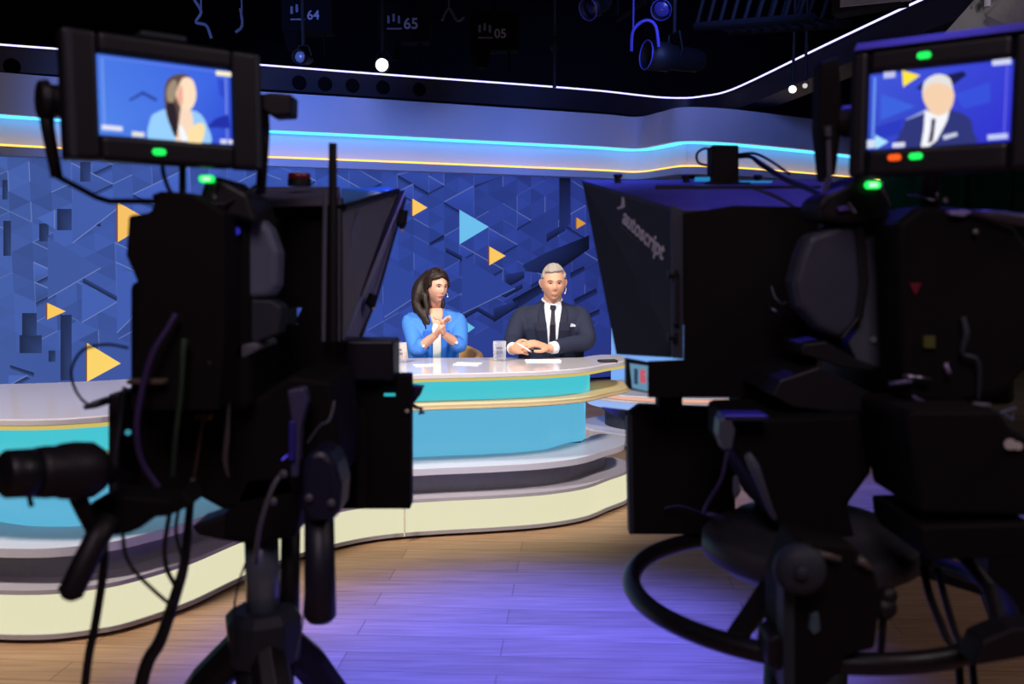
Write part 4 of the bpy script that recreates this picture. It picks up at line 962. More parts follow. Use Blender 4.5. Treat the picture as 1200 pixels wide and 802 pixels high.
g = MB(); g.cyl(P(970, 148, 1.455), P(971, 160, 1.455), .005, 10); g.tube([P(971, 160, 1.46), P(972, 205, 1.46), P(966, 226, 1.47)], .004, 8); obj('yoke_pin', g, mat('dim_bolt', (90, 88, 105), .4), cr_)
g = MB(); q = c(-.03, .05, -.045); g.cyl(q + U * .012, q - U * .02, .024, 24); obj('pivot_knob', g, M_blk, vf, bevel=.002)
g = MB(); g.cyl(P(1090, 196, 1.42), P(1090, 250, 1.46), .014, 14); obj('support_post', g, M_blk, cr_)
g = MB(); g.pxbox(1046, 246, 1192, 476, 1.50, .36); obj('body', g, M_blk2, cr_, bevel=.012)
g = MB(); g.pxprism([(1052, 262), (1080, 240), (1150, 246), (1190, 262), (1215, 300), (1215, 420), (1180, 460), (1120, 476), (1060, 470)], 1.40, .10); obj('rear_adapter', g, M_blk2, cr_, bevel=.01)
g = MB(); g.pxprism([(938, 300), (948, 276), (986, 262), (1004, 262), (1010, 300), (1012, 350), (1004, 385), (984, 398), (960, 386), (936, 360), (930, 330)], 1.52, .06); obj('side_cover', g, mat('cover_blue_grey', (66, 68, 86), .5, spec=.4), cr_, bevel=.012, seg=3)
g = MB(); g.pxprism([(1012, 262), (1040, 268), (1048, 300), (1042, 360), (1040, 432), (1008, 432), (994, 402), (1006, 385), (1014, 350)], 1.54, .04); obj('side_panel', g, mat('panel_blue_grey', (84, 88, 102), .5, spec=.4), cr_, bevel=.004)
g = MB(); g.pxprism([(1003, 262), (1014, 262), (1019, 330), (1012, 372), (990, 398), (984, 398), (1004, 372), (1008, 330)], 1.515, .03); obj('strap', g, M_blk, cr_, bevel=.003)
g = MB(); g.cyl(P(1024, 398, 1.535), P(1024, 398, 1.55), .0055, 12); obj('panel_screw', g, mat('glint_screw', (190, 200, 215), .25, metal=.6), cr_)
g = MB(); g.pxbox(1026, 294, 1042, 308, 1.537, .01); obj('badge', g, M_blk, cr_)
g = MB(); g.pxprism([(958, 240), (966, 228), (990, 218), (1004, 206), (1020, 204), (1036, 214), (1046, 240), (1040, 262), (990, 262), (960, 256)], 1.50, .10); obj('top_handle', g, M_blk, cr_, bevel=.008)
g = MB(); a = P(1022, 217, 1.495); pill(g, a, Vector((1, 0, 0)), Vector((0, 0, 1)), Vector((0, -1, 0)), .025, .0125, .005); obj('tally_light', g, E_green, cr_)
g = MB(); pill(g, a + Vector((0, -.0052, 0)), Vector((1, 0, 0)), Vector((0, 0, 1)), Vector((0, -1, 0)), .014, .006, .001); obj('tally_core', g, E_greenw, cr_)
g = MB(); g.tube([P(1034, 222, 1.49), P(1038, 230, 1.49), P(1042, 242, 1.49)], [.004, .003, .003], 8, smooth=3); g.tube([P(994, 238, 1.49), P(1002, 250, 1.49)], .003, 8); obj('handle_clip', g, M_met, cr_)
g = MB(); g.pxprism([(982, 243), (994, 240), (998, 246), (984, 248)], 1.49, .02); obj('release_plate', g, mat('lilac_plate', (120, 105, 200), .3), cr_, bevel=.001)
g = MB(); g.tube([P(1064, 229, 1.43), P(1080, 231, 1.43), P(1093, 235, 1.43), P(1099, 230, 1.43), P(1092, 225, 1.43), P(1086, 223, 1.43)], .0018, 8, smooth=4); obj('hook', g, mat('bright_hook', (190, 185, 205), .25, metal=.7), cr_, smooth=True)
for x, y, r in ((1108, 235, .0048), (1143, 272, .0048)):
    g = MB(); g.ball(P(x, y, 1.39), r, 10); obj('screw', g, mat('dull_screw', (150, 145, 140), .3, metal=.5), cr_, smooth=True)
g = MB(); g.pxprism([(1113, 247), (1132, 246), (1140, 249), (1130, 254), (1114, 252)], 1.385, .02); obj('latch', g, mat('lilac_latch', (165, 155, 215), .3), cr_, bevel=.002)
g = MB(); g.tube([P(1138, 249, 1.39), P(1165, 253, 1.385), P(1196, 258, 1.38), P(1215, 258, 1.38)], [.004, .008, .010, .008], 10); obj('lever', g, mat('lever_grey', (86, 80, 100), .4), cr_, smooth=True)
g = MB(); g.pxprism([(1066, 332), (1080, 332), (1073, 346)], 1.395, .006); obj('red_mark', g, mat('red_mark', (120, 22, 50), .5), cr_)
g = MB(); g.pxbox(1083, 394, 1096, 408, 1.392, .01); obj('yellow_mark', g, mat('olive_mark', (92, 92, 44), .5), cr_)
g = MB(); g.lathe(P(960, 330, 1.80), [(.05, 0), (.07, .02), (.07, .10), (.06, .11)], (-.08, 1, 0)); obj('lens', g, M_blk, cr_, smooth=True)
g = MB(); g.pxprism([(940, 404), (968, 400), (1002, 420), (1030, 430), (1028, 436), (990, 432), (942, 416)], 1.53, .14); g.pxprism([(905, 464), (914, 446), (960, 430), (1040, 470), (1060, 482), (980, 484), (930, 478)], 1.52, .2); obj('tripod_wedge', g, mat('wedge_grey', (26, 24, 30), .5), cr_, bevel=.003)
# ---- prompter on the right camera
tpr = thing('teleprompter', 'large dark teleprompter hood with white lettering on its side panel', 'teleprompter', P(820, 430, 1.9))
A0, A1, B0, B1 = P(796, 246, 1.74), P(796, 420, 1.74), P(682, 211.5, 2.16), P(722, 415.5, 1.96)
q0 = [A0, A1, B1, B0]; g = MB(); g.hexa(q0, [p + Vector((.008, 0, 0)) for p in q0]); obj('side_panel', g, M_dgr, tpr, bevel=.001)
g = MB(); e = [P(787, 240, 1.738), P(800, 245, 1.738), P(801, 421, 1.738), P(788, 420, 1.738)]; g.prism(e, (0, .012, 0)); obj('rear_edge', g, mat('edge_grey', (62, 64, 80), .45), tpr, bevel=.001)
C0, D0 = P(962, 243, 1.74), P(975, 210, 2.16)
q1 = [A0, C0, D0, B0]; g = MB(); g.hexa(q1, [p + Vector((0, 0, -.008)) for p in q1]); obj('top_cover', g, mat('hood_top', (50, 48, 64), .45, spec=.5), tpr, bevel=.001)
g = MB(); g.hexa([P(768, 222, 2.0), P(962, 222, 2.0), P(962, 219, 2.04), P(770, 219, 2.04)], [P(768, 218, 2.0), P(962, 218, 2.0), P(962, 216, 2.04), P(770, 216, 2.04)]); obj('top_bar', g, M_blk, tpr)
g = MB(); q2 = [C0, P(962, 420, 1.74), P(965, 415, 1.96), D0]; g.hexa(q2, [p + Vector((-.008, 0, 0)) for p in q2]); obj('far_panel', g, M_dgr, tpr)
g = MB(); g.pxprism([(802, 250), (860, 241), (958, 243), (958, 420), (950, 466), (760, 466), (760, 424), (802, 422)], 1.73, .008); obj('shroud', g, M_blk2, tpr)
# lettering
def lettering(s_, mat_, parent, origin, ux, uy, size):
    cu = bpy.data.curves.new('lettering', 'FONT'); cu.body = s_; cu.size = size; cu.extrude = .0006; cu.offset = size * .018
    tmp = bpy.data.objects.new('tmp', cu); COL.objects.link(tmp); bpy.context.view_layer.update()
    me = bpy.data.meshes.new_from_object(tmp.evaluated_get(bpy.context.evaluated_depsgraph_get())); bpy.data.objects.remove(tmp)
    ux = ux.normalized(); nz_ = ux.cross(uy).normalized(); uy = nz_.cross(ux)
    M = Matrix((ux, uy, nz_)).transposed().to_4x4(); M.translation = origin
    bm = bmesh.new(); bm.from_mesh(me); bm.transform(M)
    return obj('lettering', bm, mat_, parent)
pn = (B0 - A0).cross(A1 - A0).normalized()
if pn.x > 0: pn = -pn
def on_panel(px, py, off=.0012):
    r = ray(px, py); o0 = Vector((0, 0, CZ)); k = (A0 - o0).dot(pn) / r.dot(pn); return o0 + r * k + pn * off
M_let = mat('letter_white', (225, 225, 235), .6)
o_ = on_panel(729.5, 260.5); e_ = on_panel(777, 305); n_up = on_panel(736.5, 253.5)
tl = (e_ - o_).length
lt = lettering('autoscript', M_let, tpr, o_, e_ - o_, n_up - o_, .1)
bb = [v.co for v in lt.data.vertices]; ax_ = (e_ - o_).normalized(); wlet = max(v.dot(ax_) for v in bb) - min(v.dot(ax_) for v in bb)
bpy.data.objects.remove(lt); lt = lettering('autoscript', M_let, tpr, o_, e_ - o_, n_up - o_, .1 * tl / wlet)
g = MB(); g.prism([on_panel(728, 264), on_panel(749, 284), on_panel(748, 285), on_panel(727, 265)], pn * .0005); obj('tag_line', g, mat('letter_dim', (90, 85, 80), .6), tpr)
g = MB(); g.prism([on_panel(x, y) for x, y in ((729.5, 231), (732, 232), (733, 242), (731, 244), (724.5, 245.5), (724, 243.5), (729, 241))], pn * .0006); obj('emblem', g, M_let, tpr)
for x, y, d in ((724, 209, 2.12), (804, 210, 2.12), (888, 210, 2.12), (963, 209, 2.12)):
    p = P(x, y, d); g = MB(); g.lathe(p + Vector((0, 0, -.010)), [(.007, 0), (.007, .010), (.010, .012), (.0105, .018), (.006, .020)], n=12); obj('thumb_knob', g, M_blk, tpr)
g = MB(); g.pxprism([(791, 320), (797, 320), (797, 380), (791, 380)], 1.725, .012); obj('hinge', g, M_blk, tpr)
for y in (322, 395):
    p = P(790, y, 1.73); g = MB(); g.lathe(p + Vector((-.012, 0, 0)), [(.010, 0), (.006, .006), (.006, .012), (.010, .018)], (1, 0, 0), 12); obj('latch_knob', g, M_blk, tpr)
g = MB(); g.pxbox(835, 170, 866, 216, 2.06, .06); g.pxbox(828, 213, 880, 217, 2.05, .08); rx_ = obj('receiver_box', g, M_blk2, tpr, bevel=.003)
g = MB(); g.pxbox(816, 207.5, 832, 212, 2.05, .02); g.pxbox(868, 212, 905, 213.5, 2.05, .02); obj('status_strip', g, emit('cyan_strip', (40, 140, 205), .8), tpr)
# lower script screen and its small clock display
g = MB(); g.pxprism([(735, 487), (750, 476), (862, 480), (862, 627), (738, 627)], 1.86, .04); obj('script_screen', g, M_blk2, tpr, bevel=.003)
g = MB(); g.pxprism([(735, 489), (738, 485), (741, 487), (743, 626), (738, 627)], 1.855, .03); obj('screen_edge', g, M_dgr, tpr)
fl = [P(705, 477, 2.02), P(749, 482, 1.90), P(751, 501, 1.86), P(733, 494, 1.92)]; g = MB(); g.hexa(fl, [p + Vector((0, 0, -.004)) for p in fl]); obj('lower_flap', g, mat('flap_slate', (92, 96, 124), .4), tpr)
g = MB(); g.pxbox(772, 428, 800, 480, 1.80, .05); g.pxbox(868, 440, 960, 486, 1.76, .10); obj('screen_arm', g, M_blk2, tpr, bevel=.003)
g = MB(); g.pxprism([(734, 421), (772, 428), (772, 463), (738, 457), (734, 452)], 1.79, .03); cd = obj('clock_display', g, M_blk, tpr, bevel=.002)
f0 = [(738, 426), (766, 430), (764, 460), (741, 455)]
def ly(pts, m, name, o): g = MB(); g.pxprism(pts, 1.789 - o, .0008); return obj(name, g, m, cd)
ly(f0, emit('clock_face', (104, 150, 180), .9), 'face', .001)
ly([(743, 432), (747.5, 432.6), (747.5, 451), (743, 450)], emit('clock_dark', (46, 66, 96), .9), 'digit', .002)
ly([(750, 433), (753, 433.4), (753, 449), (750, 448.4)], emit('clock_red', (205, 90, 105), .9), 'digit', .002)
ly([(753, 433.4), (757, 434), (757, 438), (754.5, 437.6), (754.5, 440), (757, 440.4), (757, 449.6), (753, 449)], emit('clock_red', (205, 90, 105), .9), 'digit', .0022)
ly([(759, 442), (762, 442.4), (762, 447), (759, 446.6)], emit('clock_dark', (46, 66, 96), .9), 'digit', .002)
# ---- pedestal of the right camera
pr = thing('camera_pedestal', 'black pedestal with large round steering ring and hub cover', 'pedestal', (.52, 1.62, 0))
rc = Vector((.525, 1.61, .652)); RR = .312
g = MB(); g.torus(rc, RR, .0165, n=96, m=16); obj('steering_ring', g, M_rub, pr, smooth=True)
hub = Vector((.525, 1.62, 0))
for a in (232, 350, 110):
    u = Vector((math.cos(math.radians(a)), math.sin(math.radians(a)), 0))
    g = MB(); p0, p1 = rc + u * .13 + Vector((0, 0, .050)), rc + u * (RR - .004)
    w_ = Vector((-u.y, u.x, 0)) * .019
    g.hexa([p0 - w_, p0 + w_, p0 + w_ + Vector((0, 0, .022)), p0 - w_ + Vector((0, 0, .022))], [p1 - w_ * .8, p1 + w_ * .8, p1 + w_ * .8 + Vector((0, 0, .016)), p1 - w_ * .8 + Vector((0, 0, .016))]); obj('spoke', g, M_blk, pr, bevel=.003)
g = MB(); g.lathe((hub.x, hub.y, .69), [(.06, -.02), (.15, -.005), (.186, .02), (.186, .050), (.172, .062), (.168, .058), (.155, .070), (.150, .066), (.13, .085), (.08, .10)], n=48); obj('hub_cover', g, mat('hub_grey', (58, 58, 66), .45), pr, smooth=True)
g = MB(); g.lathe((hub.x, hub.y, .10), [(.10, 0), (.105, .05), (.075, .10), (.07, .58)]); obj('column', g, M_blk, pr, smooth=True)
g = MB(); g.lathe((hub.x, hub.y, 0), [(.30, .02), (.33, .03), (.33, .09), (.28, .12), (.08, .16)], n=6); obj('base', g, M_blk, pr, bevel=.01)
for k in range(3):
    a = math.radians(120 * k + 30); u = Vector((math.cos(a), math.sin(a), 0))
    g = MB(); g.lathe(hub + u * .29 + Vector((0, 0, .055)), [(.02, -.03), (.053, -.028), (.055, 0), (.053, .028), (.02, .03)], Vector((-u.y, u.x, 0))); obj('wheel', g, M_rub, pr, smooth=True)
g = MB(); g.pxprism([(858, 490), (1040, 484), (1036, 512), (1026, 530), (1022, 556), (994, 594), (1006, 640), (935, 640), (905, 610), (880, 560), (858, 528)], 1.50, .20); obj('pan_head', g, M_blk2, pr, bevel=.01)
g = MB(); g.pxprism([(844, 492), (856, 488), (862, 505), (858, 526), (848, 528), (842, 510)], 1.46, .04); g.tube([P(876, 532, 1.46), P(884, 548, 1.45), P(900, 590, 1.46), P(908, 608, 1.47)], [.006, .009, .006, .005], 8, smooth=3); g.tube([P(862, 558, 1.46), P(864, 575, 1.46), P(862, 584, 1.46)], [.004, .007, .002], 8); obj('brake_lever', g, mat('lever_steel', (84, 88, 104), .35), pr, bevel=.002)
g = MB(); g.pxbox(848, 487, 900, 494, 1.46, .05); obj('tilt_bar', g, mat('tilt_violet', (48, 44, 88), .4), pr, bevel=.002)
# front clamp with big round knob
g = MB(); kq = P(937, 667, 1.24); g.lathe(kq, [(.022, -.012), (.033, -.010), (.035, 0), (.033, .012), (.02, .02)], (-.25, -1, .1), 32); g.lathe(kq + Vector((-.004, -.02, .002)), [(.009, 0), (.009, .008), (.006, .010)], (-.25, -1, .1), 16); obj('drag_knob', g, M_dgr, pr, smooth=True)
g = MB(); g.pxprism([(938, 634), (1000, 640), (1024, 664), (1034, 700), (1026, 762), (1006, 766), (990, 772), (985, 790), (960, 810), (918, 812), (918, 690)], 1.27, .10); obj('clamp_arm', g, M_blk2, pr, bevel=.006)
g = MB(); g.pxbox(919, 690, 932, 815, 1.26, .04); obj('clamp_rail', g, M_dgr, pr, bevel=.003)
g = MB(); g.pxprism([(900, 750), (912, 744), (920, 750), (920, 790), (900, 782)], 1.28, .06); obj('clamp_foot', g, M_blk, pr, bevel=.004)
g = MB(); g.ball(P(1040, 698, 1.30), .014, 12); g.ball(P(1036, 712, 1.30), .018, 12); g.cyl(P(1036, 712, 1.30), P(1031, 782, 1.34), .0055, 10); obj('height_lever', g, M_blk, pr, smooth=True)
g = MB(); g.pxprism([(950, 722), (960, 718), (962, 740), (954, 746), (948, 738)], 1.262, .01); obj('teal_knob', g, mat('teal_knob', (74, 96, 110), .3), pr, bevel=.003)
g = MB(); g.tube([P(955, 648, 1.26), P(985, 656, 1.255)], [.006, .004], 8); g.tube([P(1005, 655, 1.26), P(1022, 668, 1.26)], [.007, .004], 8); obj('clamp_bolt', g, mat('clamp_tan', (84, 76, 72), .4), pr, smooth=True)
# pan bar in the lower right corner
g = MB(); g.pxprism([(1152, 752), (1185, 738), (1240, 735), (1240, 765), (1180, 775), (1140, 782)], 1.24, .05); g.tube([P(1120, 640, 1.42), P(1160, 690, 1.36), P(1175, 745, 1.27)], .012, 8); tag(obj('pan_bar', g, M_blk, bevel=.004), 'black pan bar and clamp at the lower right edge beside the steering ring', 'handle')
# equipment case on a shelf at far right
bx = thing('equipment_case', 'black equipment case with cable plugs on top behind the steering ring', 'case', P(1130, 620, 1.45))
g = MB(); g.pxprism([(1062, 492), (1068, 482), (1172, 482), (1184, 500), (1215, 520), (1215, 606), (1080, 602), (1072, 560)], 1.30, .18); obj('housing', g, M_blk2, bx, bevel=.006)
for x, y, r in ((1097, 482, .006), (1119, 482, .006), (1137, 481, .005)):
    p = P(x, y, 1.38); g = MB(); g.lathe(p + Vector((0, 0, -.004)), [(r, 0), (r, .008), (r * .7, .010)], n=12); obj('plug', g, M_met, bx, smooth=True)
g = MB(); g.tube([P(1140, 474, 1.36), P(1160, 476, 1.36)], .004, 8); obj('plug_sleeve', g, M_lgr, bx, smooth=True)
g = MB(); g.cyl(P(1184, 521, 1.29), P(1184, 521, 1.31), .008, 12); g.cyl(P(1193, 523, 1.29), P(1193, 523, 1.31), .006, 12); obj('socket', g, mat('pale_socket', (200, 195, 190), .3), bx)
g = MB(); g.tube([P(1172, 484, 1.31), P(1190, 478, 1.31), P(1186, 492, 1.31), P(1178, 486, 1.31)], .0018, 6); obj('wire_clip', g, mat('clip_blue', (110, 120, 165), .3), bx)
g = MB(); g.pxprism([(1078, 618), (1215, 614), (1215, 652), (1090, 658), (1080, 640)], 1.29, .18); sh2 = obj('lower_shelf', g, M_blk2, bx, bevel=.004)
for x in (1084, 1098, 1108, 1122): 
    g = MB(); g.cyl(P(x, 600, 1.40), P(x + 4, 624, 1.40), .004, 8); obj('shelf_post', g, M_blk, bx)
g = MB(); g.pxbox(1128, 598, 1150, 624, 1.38, .06); g.pxprism([(1160, 645), (1215, 645), (1215, 740), (1178, 745), (1158, 690)], 1.78, .06); obj('bracket', g, M_blk2, bx, bevel=.004)
g = MB(); g.tube([P(1052, 490, 1.46), P(1056, 512, 1.46), P(1064, 540, 1.46), P(1074, 575, 1.46), P(1082, 620, 1.46), P(1086, 665, 1.46)], [.013, .014, .010, .010, .009, .010], 10, smooth=4); obj('support_arm', g, M_dgr, bx, smooth=True)
# small cables on the right
cable('thin black cable loop at the left side of the receiver box', [(836, 176, 2.08), (826, 174, 2.08), (817, 180, 2.08), (818, 190, 2.08), (828, 194, 2.08), (837, 194, 2.08)], .0028)
cable('thick black cable from the receiver box to the right camera', [(866, 184, 2.08), (880, 184, 2.05), (893, 193, 2.0), (920, 210, 1.85), (945, 220, 1.70), (964, 230, 1.56)], [.004, .004, .0065, .0055, .0055, .0055])
cable('thin black cable above the thick one from the receiver box', [(866, 181, 2.08), (884, 180, 2.05), (902, 188, 2.0), (925, 204, 1.85)], .003)
cable('black cable hanging through the steering ring, left of a pair', [(1082, 664, 1.44), (1090, 700, 1.42), (1108, 745, 1.40), (1124, 785, 1.38), (1128, 1000, 1.30), (1115, 1375, 1.26)], .0062)
cable('black cable hanging through the steering ring, right of a pair', [(1098, 664, 1.44), (1107, 700, 1.42), (1121, 745, 1.40), (1140, 785, 1.38), (1150, 1000, 1.30), (1165, 1375, 1.26)], .0055)
cable('purple cable dangling below the left end of the right pan head', [(852, 530, 1.47), (846, 560, 1.47), (832, 585, 1.48), (826, 600, 1.50), (838, 604, 1.50), (850, 608, 1.52)], .003, M_pur)
cable('thin violet wire lying across the lower script screen', [(778, 596, 1.84), (795, 593, 1.83), (815, 598, 1.80), (832, 604, 1.70), (845, 606, 1.58)], .0022, M_pur)
cable('thin pale wire sticking out in front of the right shroud', [(896, 354, 1.68), (905, 362, 1.66), (914, 368, 1.66), (922, 376, 1.67)], [.001, .002, .003, .001], M_met)
cable('pale curled wire under the camera side cover', [(904, 336, 1.68), (908, 348, 1.66), (916, 356, 1.66), (922, 354, 1.67)], .0016, M_lgr)
cable('grey looped wire over the right equipment case', [(1066, 455, 1.41), (1074, 468, 1.40), (1100, 476, 1.40), (1128, 478, 1.40)], [.003, .0035, .003, .003], mat('wire_violet', (80, 74, 120), .4))
for x0, y0, x1, y1, m, lb in ((1058, 440, 1090, 446, M_met, 'bright metal cable plug lying right above the equipment case'), (1042, 450, 1068, 447, mat('plug_violet', (96, 88, 130), .3), 'violet cable plug pointing left above the equipment case'), (1108, 426, 1112, 438, mat('plug_lilac', (150, 130, 175), .4), 'upright lilac cable plug above the equipment case')):
    g = MB(); g.tube([P(x0, y0, 1.385), P(x1, y1, 1.385)], [.003, .0042], 10); tag(obj('cable_plug', g, m, smooth=True), lb, 'plug', 'cable plugs')
cable('upright grey cable standing by the right camera back', [(1128, 372, 1.39), (1132, 392, 1.385), (1128, 415, 1.385), (1146, 425, 1.385), (1146, 470, 1.39)], [.004, .006, .004, .004, .003], M_dgr)
# ================================================================== ceiling rig
M_rig = mat('rig_black', (12, 10, 13), .6, spec=.2); M_rigg = mat('rig_grey', (10, 9, 11), .8, spec=.06)
def rod(mb, p, r=.012): mb.cyl(p, Vector((p.x, p.y, ZC - .002)), r, 8)
def lamp(px, py, d, aim, L, r, label, lit=None, ring=None, grp='dark studio lamps on the rig', hr=1.0):
    p = P(px, py, d); aim = Vector(aim).normalized()
    t = thing('studio_lamp', label, 'lamp', p, grp)
    g = MB(); g.lathe(p - aim * L * .5, [(r * .55, -.01), (r * .8, .03), (r * .86, L * .6), (r, L * .62), (r, L), (r * .92, L), (r * .88, L * .8), (.002, L * .78)], aim, 28); obj('housing', g, M_rig, t, smooth=True)
    if lit: g = MB(); g.lathe(p - aim * L * .5, [(r * .86, L * .80), (r * .7, L * .86), (.002, L * .88)], aim, 24); obj('lens', g, lit, t, smooth=True)
    g = MB(); s_ = aim.cross(Vector((0, 0, 1))).normalized(); top = p + Vector((0, 0, r * 1.7))
    g.tube([p + s_ * r * .9, p + s_ * r * 1.15 + Vector((0, 0, r * .4)), top + s_ * r * .7, top - s_ * r * .7, p - s_ * r * 1.15 + Vector((0, 0, r * .4)), p - s_ * r * .9], r * .07, 6); obj('yoke', g, M_rig, t)
    g = MB(); rod(g, top); obj('hanger', g, M_rig, t)
    if ring:
        g = MB(); o = p + aim * (L * .5 + .002); u = aim.orthogonal().normalized(); w_ = aim.cross(u); g.torus(o, r * .98, r * .045, u, w_, 40, 8); obj('rim', g, ring, t, smooth=True)
    return t
M_vio = mat('violet_edge', (64, 54, 130), .4, spec=.4)  # on the lamp rims: violet reflections painted as base colour
lamp(449, 77, 5.9, (.0, -1, -.12), .16, .045, 'small round lamp glowing white just above the light line', E_white)
lamp(356, 68, 5.9, (-.2, -1, -.1), .16, .044, 'small unlit lamp with a grey lens above the light line', mat('dim_lens', (96, 96, 108), .3))
lamp(790, 68, 6.2, (-.97, -.34, .03), .40, .092, 'large black lamp with violet reflections painted on its rim hanging above the bend of the light line', None, M_vio)
lamp(700, 6, 6.2, (-.6, -.6, -.4), .20, .07, 'lamp with a painted violet rim reflection cut by the top edge of the picture', mat('violet_lens', (30, 25, 66), .3), M_vio)
lamp(778, 8, 6.6, (-.3, -.8, -.4), .20, .07, 'bright violet lamp at the top edge right of the slanted bar', mat('violet_lens2', (56, 50, 110), .3), M_vio)
lamp(929, 104, 7.2, (-.35, -1, -.35), .09, .032, 'left lamp of a pair of small white lamps under the light line', E_white)
lamp(943.5, 100, 7.3, (-.35, -1, -.35), .07, .022, 'right lamp of a pair of small white lamps under the light line', emit('pale_lamp', (235, 230, 225), .8))
for x, y, k in ((350, 97, 1), (385, 98.5, 1), (418, 100.5, 1), (452, 102.5, .8), (484, 105, .8), (18, 78, 1.2)):
    p = P(x, y, 1); path = min(range(len(lpath)), key=lambda i: abs(lpath[i].x / lpath[i].y - p.x)); q = lpath[path] + nrm(lpath, path) * .018; nn = -nrm(lpath, path)
    zz = CZ + (P(x, y, q.y).z - CZ); g = MB(); g.lathe(Vector((q.x, q.y, zz)), [(.062, 0), (.062, .006), (.048, .009), (.030, .002), (.012, .004), (.001, .006)], nn, 24)
    tag(obj('downlight', g, M_rigg, smooth=True), 'unlit round lamp set in the black soffit band below the light line', 'lamp', 'round soffit lamps')
# signs on the hoists
for s_, x, y, d, sz in (('64', 358, 12, 6.4, .085), ('65', 472, 23, 6.4, .10), ('05', 579, 34, 6.6, .085)):
    p = P(x, y, d); t = thing('hoist', 'dark chain hoist with the white number %s on it' % s_, 'hoist', p, 'numbered hoists')
    g = MB(); g.box(p + Vector((0, .12, .0)), (.34, .16, .26)); g.lathe(p + Vector((-.10, .12, -.14)), [(.05, -.10), (.07, -.02), (.07, .03)], n=16); obj('housing', g, mat('hoist_black', (5, 4, 6), .9, spec=.05), t, bevel=.01)
    g = MB(); rod(g, p + Vector((0, .12, .12)), .015); g.cyl(p + Vector((.1, .12, -.12)), p + Vector((.1, .12, -.26)), .008, 8); obj('chain', g, mat('hoist_black', (5, 4, 6)), t)
    lettering(s_, mat('sign_grey', (98, 94, 104), .7), t, p + Vector((.0, .037, -.05)), Vector((1, 0, 0)), Vector((0, 0, 1)), sz)
    g = MB(); 
    for k in range(3): g.box(p + Vector((-.10 + .035 * k, .037, .01 + .012 * (k % 2))), (.016, .003, .05))
    g.box(p + Vector((-.06, .037, -.05)), (.10, .003, .010)); obj('marking', g, mat('sign_dim', (70, 66, 78), .7), t)
# box-truss at upper right, ribbed flood lamp, slanted bar
def truss(a, b, s_, label):
    a, b = Vector(a), Vector(b); g = MB(); d = (b - a).normalized(); u = d.cross(Vector((0, 0, 1))).normalized() * s_; v = Vector((0, 0, s_))
    for k in ((-1, -1), (-1, 1), (1, 1), (1, -1)): g.cyl(a + u * k[0] + v * k[1], b + u * k[0] + v * k[1], .024, 10)
    n = 9
    for i in range(n):
        p0, p1 = a.lerp(b, i / n), a.lerp(b, (i + 1) / n)
        for k in (-1, 1): g.cyl(p0 + u * k - v, p1 + u * k + v, .011, 8); g.cyl(p0 + v * k - u, p1 + v * k + u, .011, 8)
    for t_ in (.2, .8): rod(g, a.lerp(b, t_) + v, .014)
    return tag(obj('truss', g, M_rigg), label, 'truss')
truss(P(560, -60, 7.6), P(-160, -40, 6.2), .14, 'dark lighting truss along the top left of the picture')
truss(P(836, 8, 5.8), P(975, -6, 5.0), .13, 'dark lighting truss beside the ribbed flood lamp at upper right')
fa, fb = P(985, 10, 4.3), P(1068, 2, 4.1)
t = thing('flood_lamp', 'ribbed grey flood lamp at the top edge right of the truss', 'lamp', (fa + fb) / 2)
g = MB(); d_ = (fb - fa)
for k in range(6): g.tube([fa + Vector((0, 0, .012 * k + .01)), fb + Vector((0, 0, .012 * k + .01))], .008, 8)
obj('rib', g, mat('flood_grey', (120, 122, 128), .4), t)
g = MB(); g.box((fa + fb) / 2 + Vector((0, .06, .05)), (d_.length, .10, .12), rz=math.atan2(d_.y, d_.x)); obj('housing', g, M_rig, t, bevel=.004)
g = MB(); rod(g, (fa + fb) / 2 + Vector((0, .06, .10))); obj('hanger', g, M_rig, t)
g = MB(); g.cyl(P(724, 22, 6.4), P(765, -5, 5.8), .022, 10); rod(g, P(765, -5, 5.8)); rod(g, P(724, 22, 6.4), .008); tag(obj('rigging_bar', g, M_rigg), 'slanted grey rigging bar between two violet lamps at the top', 'bar')
g = MB(); q = P(650, 40, 7.0); g.cyl(q + Vector((0, 0, -.38)), Vector((q.x, q.y, ZC - .002)), .014, 10); g.ball(P(650, 52, 7.0), .06, 14, (.6, .6, 1)); tag(obj('hanging_microphone', g, M_rig), 'thin dark hanging rod with a bulb in the middle of the ceiling', 'microphone')
# loose cable bits on the rig
for pts, lb in (([(228, 0, 5.6), (236, 14, 5.6), (230, 26, 5.6), (242, 30, 5.6), (248, 45, 5.6)], 'curled dim cable on the ceiling above the left viewfinder'), ([(282, 10, 5.8), (284, 30, 5.8), (276, 38, 5.8)], 'short hooked cable on the ceiling right of the curled one'), ([(518, 24, 6.2), (526, 10, 6.2), (536, 24, 6.2), (544, 20, 6.2)], 'arched cable on the ceiling right of the number 65'), ([(740, 60, 6.0), (742, 36, 6.0), (756, 24, 6.0), (768, 30, 6.0), (772, 55, 6.0)], 'arched violet cable above the large black lamp')):
    g = MB(); g.tube([P(*p) for p in pts], .010, 8, smooth=5); rod(g, P(*pts[1]), .006)
    tag(obj('cable', g, M_vio if 'violet' in lb else mat('rig_cable', (40, 37, 42), .5)), lb, 'cable')
